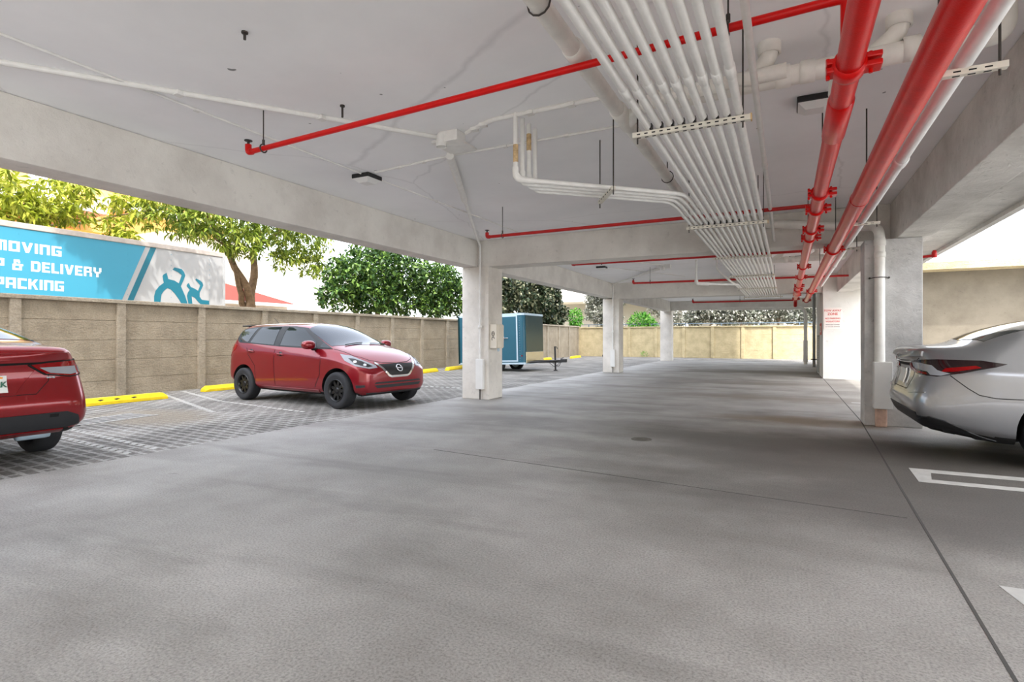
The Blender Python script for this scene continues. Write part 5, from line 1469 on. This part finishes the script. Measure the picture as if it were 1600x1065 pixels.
def build_moving_trailer():
    XF = -16.5
    t = thing('moving_trailer', 'blue and white moving company trailer behind the tan wall', 'trailer', (XF - 1.2, 5.0, 0.0))
    Ye, Ys = 11.93, -3.2
    mesh_obj('body', MB().bbox((XF - 2.5, Ys, 1.15), (XF, Ye, 3.86), .02), 'truck_white', t)
    mesh_obj('top_rail', MB().bbox((XF - 2.53, Ys - .02, 3.84), (XF + .025, Ye + .02, 3.98), .015), 'truck_rail', t)
    mesh_obj('corner_post', MB().bbox((XF - .1, Ye - .06, 1.15), (XF + .03, Ye + .03, 3.9), .01), 'truck_white', t)
    fn = lambda u, v, d: (XF + d, u, v)
    zt, zb = 3.835, 1.2
    sl = (9.46 - 8.83) / (3.83 - 2.25)
    ed = lambda z, y0: y0 + (z - 3.83) * sl
    m = MB().prism([(Ys, zb), (ed(zb, 9.46), zb), (ed(zt, 9.46), zt), (Ys, zt)], fn, 0.0, .004)
    mesh_obj('blue_panel', m, 'truck_blue', t)
    mesh_obj('teal_stripe', MB().prism([(ed(zb, 9.60), zb), (ed(zb, 9.76), zb), (ed(zt, 9.76), zt), (ed(zt, 9.60), zt)], fn, 0.0, .004), 'truck_teal', t)
    m = MB()
    for y in np.arange(-2.0, 11.5, 1.22):
        for zz in np.arange(1.3, 3.8, .16): m.cyl((XF + .003, y, zz), (XF + .008, y, zz), .009, seg=6)
    mesh_obj('rivets', m, 'truck_blue', t)
    def word(s, yr, z, h, sx):
        k = h / 6
        wtot = sum(glyph(c)[0] + .8 for c in s) - .8
        y = yr - wtot * k * sx
        m = MB()
        for c in s:
            wd, polys = glyph(c)
            for i_, p in enumerate(polys):
                m.prism([(y + a * k * sx, z + b * k) for a, b in p], fn, .002 - .0003 * i_, .008 - .0004 * i_)
            y += (wd + .8) * k * sx
        mesh_obj('lettering', m, 'letter_white', t)
    word('MOVING', 7.41, 3.27, .245, 1.165)
    word('PICK UP & DELIVERY', 8.32, 2.83, .25, 1.03)
    word('PACKING', 7.46, 2.39, .25, 1.04)
    word('STORAGE', 7.66, 2.02, .24, .80)
    f1 = [(10.06, 3.14), (9.97, 3.08), (9.94, 3.03), (9.96, 2.92), (9.98, 2.84), (9.84, 2.72), (9.74, 2.58), (9.70, 2.42), (9.70, 2.2), (9.87, 2.2), (9.91, 2.49), (9.98, 2.60), (10.08, 2.69), (10.18, 2.66), (10.3, 2.55), (10.43, 2.38), (10.54, 2.2), (10.72, 2.2), (10.62, 2.5), (10.49, 2.78),
          (10.58, 2.98), (10.63, 3.12), (10.59, 3.22), (10.52, 3.30), (10.30, 3.33), (10.24, 3.26), (10.40, 3.20), (10.52, 3.12), (10.48, 3.0), (10.43, 2.86), (10.3, 2.93), (10.11, 2.96)]
    f2 = [(10.74, 2.9), (10.69, 2.86), (10.67, 2.80), (10.77, 2.69), (10.72, 2.62), (10.68, 2.5), (10.74, 2.2), (10.86, 2.2), (10.83, 2.50), (10.93, 2.46), (11.01, 2.37), (11.12, 2.27), (11.41, 2.27), (11.41, 2.39), (11.16, 2.41), (11.09, 2.50), (11.09, 2.63), (11.21, 2.87), (11.18, 2.95), (11.12, 3.0), (10.98, 3.06), (10.95, 3.02), (11.11, 2.86), (11.04, 2.68), (10.93, 2.74), (10.80, 2.78)]
    for f, hx, hz, hr in ((f1, 10.45, 3.48, .135), (f2, 11.06, 3.13, .11)):
        m = MB().prism(f, fn, .003, .008)
        o = mesh_obj('pushing_figure', m, 'truck_teal', t)
        m = MB().prism([(hx + hr * math.cos(2 * PI * k / 20), hz + hr * math.sin(2 * PI * k / 20)) for k in range(20)], fn, .003, .008)
        mesh_obj('figure_head', m, 'truck_blue', o)
    # undercarriage
    m = MB().box((XF - 1.9, Ys + .5, .95), (XF - .6, Ye - .5, 1.15)); mesh_obj('chassis', m, 'black_iron', t)
    for y in (-1.6, -.4, 9.6, 10.8):
        for x in (XF - .25, XF - 2.25):
            r = .5; mesh_obj('wheel', MB().lathe([(0, -.12), (r * .9, -.12), (r, -.08), (r, .08), (r * .9, .12), (0, .12)], (x, y, r - .06), 'x', 24), 'tyre', t)
    return t

s_h = 1.025
NOTE = ((-9.40, 8.13, 0.0), math.radians(-5.5), 1.025)
REDSEDAN = ((-7.13, 2.225, 0.0), math.radians(180), 1.0)
SILVER = ((2.265, 7.46, 0.0), 0.0, 1.0)
CARGO = ((-8.29, 17.65, 0.0), 0.0, -1.5)
def leaf_mesh(name, pts, dirs, ln, wd, mat, parent, seed, droop=0.4, cup=0.15):
    """one mesh of many bent leaves; pts (n,3) world positions, dirs (n,3) growth directions"""
    rs = np.random.RandomState(seed)
    n = len(pts)
    d = dirs / (np.linalg.norm(dirs, axis=1, keepdims=True) + 1e-9)
    d = d + rs.normal(0, 0.55, (n, 3)); d[:, 2] -= droop
    d /= np.linalg.norm(d, axis=1, keepdims=True)
    up = rs.normal(0, 0.6, (n, 3)); up[:, 2] += 1.0
    s_ = np.cross(d, up); s_ /= (np.linalg.norm(s_, axis=1, keepdims=True) + 1e-9)
    nn = np.cross(s_, d)
    l = ln * rs.uniform(0.65, 1.2, (n, 1)); w = wd * rs.uniform(0.75, 1.15, (n, 1))
    base = pts
    mid = base + d * l * 0.5 + nn * l * 0.06
    tip = base + d * l - nn * l * cup
    a = mid + s_ * w * 0.5 + nn * w * 0.12; b = mid - s_ * w * 0.5 + nn * w * 0.12
    vs = np.stack([base, a, tip, b], 1)            # diamond leaf folded along the mid rib
    vs = np.concatenate([vs, mid[:, None, :]], 1).reshape(-1, 3)
    o = np.array(parent['_w']) if parent is not None else np.zeros(3)
    vs = vs - o
    i = np.arange(n) * 5
    tris = np.concatenate([np.stack([i, i + 1, i + 4], 1), np.stack([i + 1, i + 2, i + 4], 1), np.stack([i + 2, i + 3, i + 4], 1), np.stack([i + 3, i, i + 4], 1)], 0)
    me = bpy.data.meshes.new(name)
    me.vertices.add(len(vs)); me.vertices.foreach_set('co', vs.astype(np.float32).ravel())
    nt = len(tris)
    me.loops.add(nt * 3); me.loops.foreach_set('vertex_index', tris.astype(np.int32).ravel())
    me.polygons.add(nt); me.polygons.foreach_set('loop_start', np.arange(nt, dtype=np.int32) * 3)
    me.materials.append(M[mat]); me.update(calc_edges=True); me.validate()
    ob = bpy.data.objects.new(name, me); COL.objects.link(ob); ob.parent = parent
    return ob

def crown_points(blobs, n, seed, shell=0.55, clusters=0):
    rs = np.random.RandomState(seed)
    vol = np.array([b[1][0] * b[1][1] * b[1][2] for b in blobs]) ** 0.67; vol /= vol.sum()
    P, D = [], []
    for (c, r), f in zip(blobs, vol):
        k = int(n * f)
        v = rs.normal(0, 1, (k, 3)); v /= np.linalg.norm(v, axis=1, keepdims=True)
        rad = rs.uniform(shell ** 3, 1, (k, 1)) ** (1 / 3.)
        q = v * rad
        P.append(q * np.array(r) + np.array(c)); D.append(v)
    P = np.concatenate(P); D = np.concatenate(D)
    if clusters:
        # gather leaves into tufts, as on a twig end
        m = len(P) // clusters
        cen = P[rs.choice(len(P), m, replace=False)]
        idx = rs.randint(0, m, len(P))
        D = rs.normal(0, 1, P.shape)
        P = cen[idx] + D / np.linalg.norm(D, axis=1, keepdims=True) * rs.uniform(0.01, 0.09, (len(P), 1))
    return P, D

def tree(name, label, base, trunks, blobs, n, ln, wd, leafmat, barkmat='bark', seed=1, group=None, clusters=0, shell=0.55, droop=0.4):
    t = thing(name, label, 'tree' if 'tree' in name else 'bush', base, group=group)
    if trunks:
        m = MB()
        for pts, r0, r1 in trunks:
            m.tube(pts, [lerp(r0, r1, i / (len(pts) - 1)) for i in range(len(pts))], seg=10)
        mesh_obj('trunk', m, barkmat, t)
    P, D = crown_points(blobs, n, seed, shell, clusters)
    leaf_mesh('foliage', P, D, ln, wd, leafmat, t, seed + 50, droop)
    return t

def limb(a, b, seed, k=5, j=0.12):
    rng = random.Random(seed)
    a = V(a); b = V(b); L_ = (b - a).length
    out = []
    for i in range(k + 1):
        t = i / k
        q = a.lerp(b, t) + (V((rng.gauss(0, j), rng.gauss(0, j), rng.gauss(0, j * .6))) * L_ * .25 if 0 < i < k else V())
        out.append(q)
    return out

def build_outside():
    # ---- trees beyond the left wall
    B = (-18.4, 14.4, -0.06)
    tr = [(limb(B, (-18.3, 14.3, 2.9), 1), .22, .17), (limb((-18.3, 14.3, 2.7), (-18.1, 13.2, 4.6), 2), .15, .10), (limb((-18.1, 13.2, 4.5), (-17.8, 11.4, 6.3), 3), .10, .04),
          (limb((-18.3, 14.3, 2.7), (-18.3, 14.6, 4.8), 4), .16, .11), (limb((-18.3, 14.6, 4.6), (-18.2, 16.2, 6.0), 5), .10, .04), (limb((-18.3, 14.5, 4.2), (-17.4, 14.2, 6.4), 6), .10, .04),
          (limb((-18.1, 13.4, 4.3), (-17.5, 12.3, 4.6), 7), .06, .025), (limb((-18.5, 14.3, 2.2), (-18.1, 13.5, 3.9), 17), .13, .08), (limb((-17.8, 11.4, 6.2), (-14.9, 7.2, 6.5), 18), .06, .03), (limb((-17.0, 10.0, 6.2), (-14.9, 9.0, 6.5), 19), .03, .015), (limb((-17.4, 11.0, 6.1), (-14.9, 10.2, 6.1), 20), .03, .012)]
    bl = [((-17.8, 12.5, 5.4), (1.2, 1.6, 1.0)), ((-17.9, 14.6, 6.1), (1.6, 1.9, 1.3)), ((-17.9, 16.4, 5.3), (1.3, 1.4, 0.9)), ((-17.6, 11.2, 5.4), (1.0, 1.2, 0.9)), ((-17.5, 13.4, 4.55), (0.7, 0.9, 0.45)),
          ((-17.7, 15.6, 4.4), (.7, .7, .5)), ((-17.6, 16.8, 4.2), (.6, .6, .5)), ((-14.9, 6.9, 6.7), (.5, .95, .6)), ((-14.9, 7.3, 5.9), (.5, .6, .5)), ((-14.9, 8.9, 6.5), (.4, .6, .35)), ((-14.9, 10.0, 6.0), (.35, .5, .25))] + [((-14.9, 7.0, 6.7), (.45, .8, .5)), ((-14.9, 7.5, 6.1), (.45, .6, .45))] * 4
    tree('mango_tree', 'leafy tree with a forked brown trunk rising right of the blue moving trailer', B, tr, bl, 12500, .30, .075, 'leaf_mango', seed=3, clusters=9, shell=.2, droop=.75)
    B = (-20.8, 7.6, -0.06)
    tr = [(limb(B, (-20.6, 7.5, 4.2), 8), .20, .14), (limb((-20.6, 7.5, 4.0), (-18.2, 8.8, 5.4), 9), .08, .03), (limb((-20.6, 7.5, 4.0), (-18.6, 6.8, 5.2), 10), .09, .03), (limb((-20.6, 7.5, 4.0), (-18.0, 10.4, 5.2), 16), .06, .02)]
    bl = [((-18.2, 6.6, 4.9), (1.0, 1.1, .9)), ((-18.4, 8.3, 5.2), (.9, .9, .7)), ((-18.0, 6.3, 4.2), (.6, .6, .35)), ((-17.9, 9.5, 4.45), (.45, .5, .4)), ((-18.3, 7.6, 4.6), (.6, .55, .5)), ((-18.2, 10.2, 5.3), (.8, .9, .5))]
    tree('lime_leaf_tree', 'yellow green tree hanging over the left end of the moving trailer', B, tr, bl, 3800, .30, .08, 'leaf_lime', seed=13, clusters=9, shell=.1, droop=.8)
    B = (-15.6, 18.3, -0.06)
    tr = [(limb(B, (-15.6, 18.5, 2.6), 11), .14, .10), (limb((-15.6, 18.5, 2.4), (-15.5, 17.0, 4.2), 12), .09, .03), (limb((-15.6, 18.5, 2.4), (-15.7, 20.2, 4.4), 13), .09, .03)]
    bl = [((-15.5, 18.0, 4.0), (1.3, 1.5, 1.2)), ((-15.6, 19.6, 4.2), (1.4, 1.4, 1.1)), ((-15.3, 16.4, 3.5), (1.0, 1.0, .9)), ((-15.2, 17.6, 2.8), (.9, 1.4, .7)), ((-15.4, 19.8, 2.9), (.9, 1.4, .7)), ((-15.3, 15.6, 2.75), (.6, .7, .5))]
    tree('broad_leaf_tree', 'dense rounded green tree over the tan wall behind the crimson hatchback', B, tr, bl, 11000, .22, .11, 'leaf_dense', seed=21, clusters=7, shell=.55, droop=.25)
    B = (-15.2, 22.3, -0.06)
    tr = [(limb(B, (-15.2, 22.3, 2.8), 14), .14, .10)]
    bl = [((-15.2, 22.2, 3.9), (1.2, 1.4, 1.1)), ((-15.0, 23.4, 3.2), (.9, 1.0, .9)), ((-15.0, 21.6, 2.8), (.7, 1.1, .6))]
    tree('broad_leaf_tree', 'green tree over the tan wall just left of the nearest column', B, tr, bl, 6500, .22, .11, 'leaf_dense', seed=22, clusters=7, shell=.55, droop=.25)
    for k, (x, y, z, s_, lab, mt) in enumerate(((-15.0, 28.0, 4.4, 1.5, 'dark glossy tree just right of the nearest column, above the trailer', 'leaf_dark'), (-14.8, 31.4, 4.5, 1.6, 'dark tree over the corner of the tan wall, above the trailer nose', 'leaf_dark'),
                                           (-14.3, 34.0, 3.8, 1.15, 'low dark tree leaning over the tan wall left of the second column', 'leaf_dark'))):
        bl = [((x, y, z), (s_ * .8, s_, s_ * .8)), ((x + .3, y + 1, z - .9), (s_ * .6, s_ * .8, s_ * .6)), ((x + .1, y - 1.1, z - .7), (s_ * .6, s_ * .8, s_ * .7)), ((x, y + .3, z + 1.1), (s_ * .8, s_ * .9, s_ * .6)), ((x + .4, y, z - 1.6), (.6, 1.2, .5))]
        tree('sea_grape_tree', lab, (x, y, -.06), [(limb((x, y, -.06), (x, y, z), 30 + k), .13, .06)], bl, 6000, .26, .17, mt, 'bark_grey', seed=30 + k, clusters=6, shell=.4, droop=.2)
    # beyond the far wall
    for k, (x, y, z, s_, lab, n) in enumerate(((-11.9, 39.0, 4.6, 1.4, 'glare-washed pale tree beyond the far wall, left of the second column', 5200), (-7.6, 40.5, 4.9, 1.7, 'glare-washed pale tree beyond the far wall, right of the second column', 3000), (-4.9, 39.2, 3.3, 1.2, 'glare-washed pale tree beyond the far wall, just right of the third column', 2600),
                                          (-2.9, 39.4, 3.2, 1.1, 'glare-washed pale tree in the middle of the far opening', 2400), (-.6, 40.0, 3.3, 1.1, 'glare-washed pale tree beyond the far wall, right of the white post', 2400), (1.5, 39.2, 3.2, 1.1, 'glare-washed pale tree beyond the right end of the far wall', 2400))):
        bl = [((x, y, z), (s_, .9, s_ * .7)), ((x - .7, y, z - .7), (.8, .7, .5)), ((x + .8, y + .2, z - .6), (.8, .7, .5))]
        if k < 2: bl += [((x - .3, y, z - 1.5), (1.3, .8, .8)), ((x + .4, y, z - 2.2), (1.1, .8, .7))]
        tr = [(limb((x, y, -.06), (x + .2, y, z - .6), 60 + k), .10, .06), (limb((x + .15, y, z - 1.0), (x - .6, y, z), 70 + k), .05, .02), (limb((x + .15, y, z - 1.0), (x + .8, y, z), 80 + k), .05, .02)]
        tree('glare_pale_tree', lab, (x, y, -.06), tr, bl, int(n * 1.6), .22, .12, 'leaf_pale', 'bark_grey', seed=90 + k, clusters=6, shell=.2, droop=.3)
    tree('green_bush', 'bright green bush beyond the far wall between the second and third columns', (-8.9, 37.6, -.06), None, [((-8.9, 37.6, 2.2), (.9, .6, .75)), ((-8.3, 37.5, 1.9), (.6, .5, .5)), ((-9.0, 37.6, 1.0), (.7, .5, 1.0))], 2600, .22, .10, 'leaf_bright', seed=120, shell=.3)
    tree('green_bush', 'small bright green bush showing over the wall left of the second column', (-13.4, 36.6, -.06), None, [((-13.3, 36.6, 2.6), (.5, .5, .7)), ((-13.3, 36.6, 1.2), (.5, .5, 1.2))], 1500, .22, .10, 'leaf_bright', seed=121, shell=.3)
    tree('weed_bush', 'small weed at the foot of the far wall', (-8.0, 34.75, 0), None, [((-8.0, 34.75, .16), (.2, .1, .16))], 60, .16, .03, 'leaf_bright', seed=122, shell=.1, droop=-.8)

    # ---- buildings far on the left
    t = thing('yellow_building', 'sunlit yellow apartment block with white ledges far behind the moving trailer', 'building', (-42, 20, 0))
    X_ = -38.0
    mesh_obj('wall', MB().box((-52, 4, -.1), (X_, 27.5, 15)), 'bld_yellow', t)
    mesh_obj('wing', MB().box((-45, 21.0, -.1), (X_ + 3.2, 27.2, 7.9)), 'bld_cream', t)
    mesh_obj('balcony', MB().box((X_, 14.0, 6.4), (X_ + 2.4, 19.4, 7.3)), 'bld_orange', t)
    mesh_obj('ledge', MB().box((X_, 18.8, 9.3), (X_ + .9, 27.6, 9.75)), 'bld_white', t)
    mesh_obj('ledge', MB().box((X_, 4, 8.35), (X_ + 2.8, 18.2, 8.7)), 'bld_white', t)
    for y0, y1, z0, z1 in ((15.5, 17.2, 9.3, 11.0), (19.6, 20.5, 10.4, 11.3), (21.5, 23.2, 10.6, 11.6), (8, 10, 9.3, 11), (24.5, 26, 10.5, 11.5), (12, 13.6, 9.3, 11)):
        w = mesh_obj('window', MB().box((X_, y0, z0), (X_ + .06, y1, z1)), 'bld_white', t)
        mesh_obj('pane', MB().box((X_ + .05, y0 + .12, z0 + .12), (X_ + .09, y1 - .12, z1 - .12)), 'bld_glass', w)
    t = thing('red_roof_house', 'low white house with a red tiled roof beyond the wall, left of the rounded tree', 'house', (-31, 20, 0))
    mesh_obj('wall', MB().box((-37, 15.2, -.1), (-28.5, 25, 3.35)), 'bld_white', t)
    m = MB(); m.add([(-37.6, 14.8, 3.3), (-27.9, 14.8, 3.3), (-27.9, 25.4, 3.3), (-37.6, 25.4, 3.3), (-33, 18.8, 5.2), (-33, 21.8, 5.2)], [(0, 1, 4), (1, 2, 5, 4), (2, 3, 5), (3, 0, 4, 5), (0, 3, 2, 1)])
    mesh_obj('roof', m, 'roof_red', t)
    mesh_obj('fascia', MB().box((-27.95, 14.8, 3.15), (-27.85, 25.4, 3.32)), 'bld_white', t)
    for y0 in (20.2, 22.6):
        w = mesh_obj('window', MB().box((-28.5, y0, 2.0), (-28.44, y0 + 1.4, 3.0)), 'bld_white', t)
        mesh_obj('pane', MB().box((-28.45, y0 + .1, 2.1), (-28.41, y0 + 1.3, 2.9)), 'bld_glass', w)
    t = thing('white_house', 'bright white gabled house wall beyond the red roof', 'house', (-40, 34, 0))
    mesh_obj('wall', MB().box((-50, 29, -.1), (-38, 42, 6.2)), 'bld_white', t)
    m = MB().prism([(29, 6.2), (42, 6.2), (35.5, 8.4)], lambda u, v, d: (d, u, v), -50, -38); mesh_obj('gable', m, 'bld_white', t)
    t = thing('sky_block_building', 'unseen tan block added behind the viewer to darken window reflections', 'building', (-2, -24, 0))  # added out of view to keep bright sky out of car-glass reflections
    mesh_obj('wall', MB().box((-40, -34, -.1), (30, -22, 9.0)), 'bld_cream', t)
    for x in range(-36, 28, 6):
        for z in (1.0, 4.2, 7.0):
            w = mesh_obj('window', MB().box((x, -22, z), (x + 2.2, -21.94, z + 1.4)), 'bld_white', t)
            mesh_obj('pane', MB().box((x + .1, -21.95, z + .1), (x + 2.1, -21.9, z + 1.3)), 'bld_glass', w)
    # ---- beyond the far wall
    t = thing('far_house', 'pale house with white posts beyond the far wall', 'house', (-2, 46, 0))
    mesh_obj('wall', MB().box((-20, 46, -.1), (8, 54, 6.5)), 'bld_grey', t)
    for x in (-6.9, -1.95, 3.0):
        mesh_obj('post', MB().box((x - .2, 43.2, -.1), (x + .2, 43.6, 4.2)), 'bld_white', t)
    mesh_obj('porch_roof', MB().box((-20, 43, 4.2), (8, 46, 4.5)), 'bld_white', t)
    for x in (-5.4, -.2):
        w = mesh_obj('window', MB().box((x, 45.95, 1.2), (x + 1.6, 46.0, 3.0)), 'bld_white', t)
        mesh_obj('pane', MB().box((x + .1, 45.9, 1.3), (x + 1.5, 45.96, 2.9)), 'bld_glass', w)
    t = thing('metal_railing', 'thin blue grey railing just above the far wall', 'railing', (-4, 37.2, 0))
    mesh_obj('rail', MB().box((-13, 37.18, 2.12), (3, 37.23, 2.17)).box((-13, 37.18, 1.5), (3, 37.23, 1.55)), 'rail_blue', t)
    for x in np.arange(-12.5, 3, 2.2): mesh_obj('post', MB().box((x - .03, 37.17, -.06), (x + .03, 37.24, 2.14)), 'rail_blue', t)

def build_camera_light():
    cam = bpy.data.cameras.new('camera'); cam.sensor_fit = 'HORIZONTAL'; cam.sensor_width = 36.0
    cam.lens = 36.0 * 860 / 1600
    cam.shift_y = -4.5 / 1600
    cam.clip_end = 500
    co = bpy.data.objects.new('camera', cam); COL.objects.link(co)
    co.location = (0, 0, 1.2); co.rotation_euler = (PI / 2, 0, math.radians(26.51))
    sc.camera = co
    w = bpy.data.worlds.new('sky'); sc.world = w; w.use_nodes = True
    nt = w.node_tree; bg = nt.nodes['Background']
    sk = nt.nodes.new('ShaderNodeTexSky'); sk.sky_type = 'NISHITA'; sk.sun_disc = False
    sk.sun_elevation = math.radians(55); sk.sun_rotation = math.radians(SUN_ROT); sk.altitude = 0; sk.air_density = 1.0; sk.dust_density = 2.5; sk.ozone_density = 1.0
    hsv = nt.nodes.new('ShaderNodeHueSaturation'); hsv.inputs['Saturation'].default_value = 0.35
    L(nt, sk, 'Color', hsv, 'Color'); L(nt, hsv, 'Color', bg, 'Color')
    bg.inputs['Strength'].default_value = SKY_STRENGTH
    sd = bpy.data.lights.new('sun', 'SUN'); sd.energy = SUN_W; sd.angle = math.radians(1.0); sd.color = (1.0, 0.965, 0.915)
    so = bpy.data.objects.new('sun', sd); COL.objects.link(so)
    so.rotation_euler = V((.60, -.50, 1.0)).to_track_quat('Z', 'Y').to_euler()
    vs = sc.view_settings
    sc.display_settings.display_device = 'sRGB'
    vs.view_transform = 'Standard'; vs.look = 'None'; vs.gamma = 1.0; vs.exposure = EXPOSURE; vs.use_curve_mapping = False
    sc.cycles.use_denoising = True
    sc.cycles.max_bounces = 12; sc.cycles.diffuse_bounces = 8; sc.cycles.glossy_bounces = 4
    sc.cycles.sample_clamp_indirect = 12

SUN_ROT = 140; SKY_STRENGTH = 0.58; SUN_W = 3.4; EXPOSURE = 0.84
build_materials()
build_shell()
build_pipes()
build_fixtures()
build_hatchback()
build_red_sedan()
build_silver_sedan()
build_cargo_trailer()
build_moving_trailer()
build_outside()
build_camera_light()
for o in bpy.data.objects:
    if '_w' in o: del o['_w']
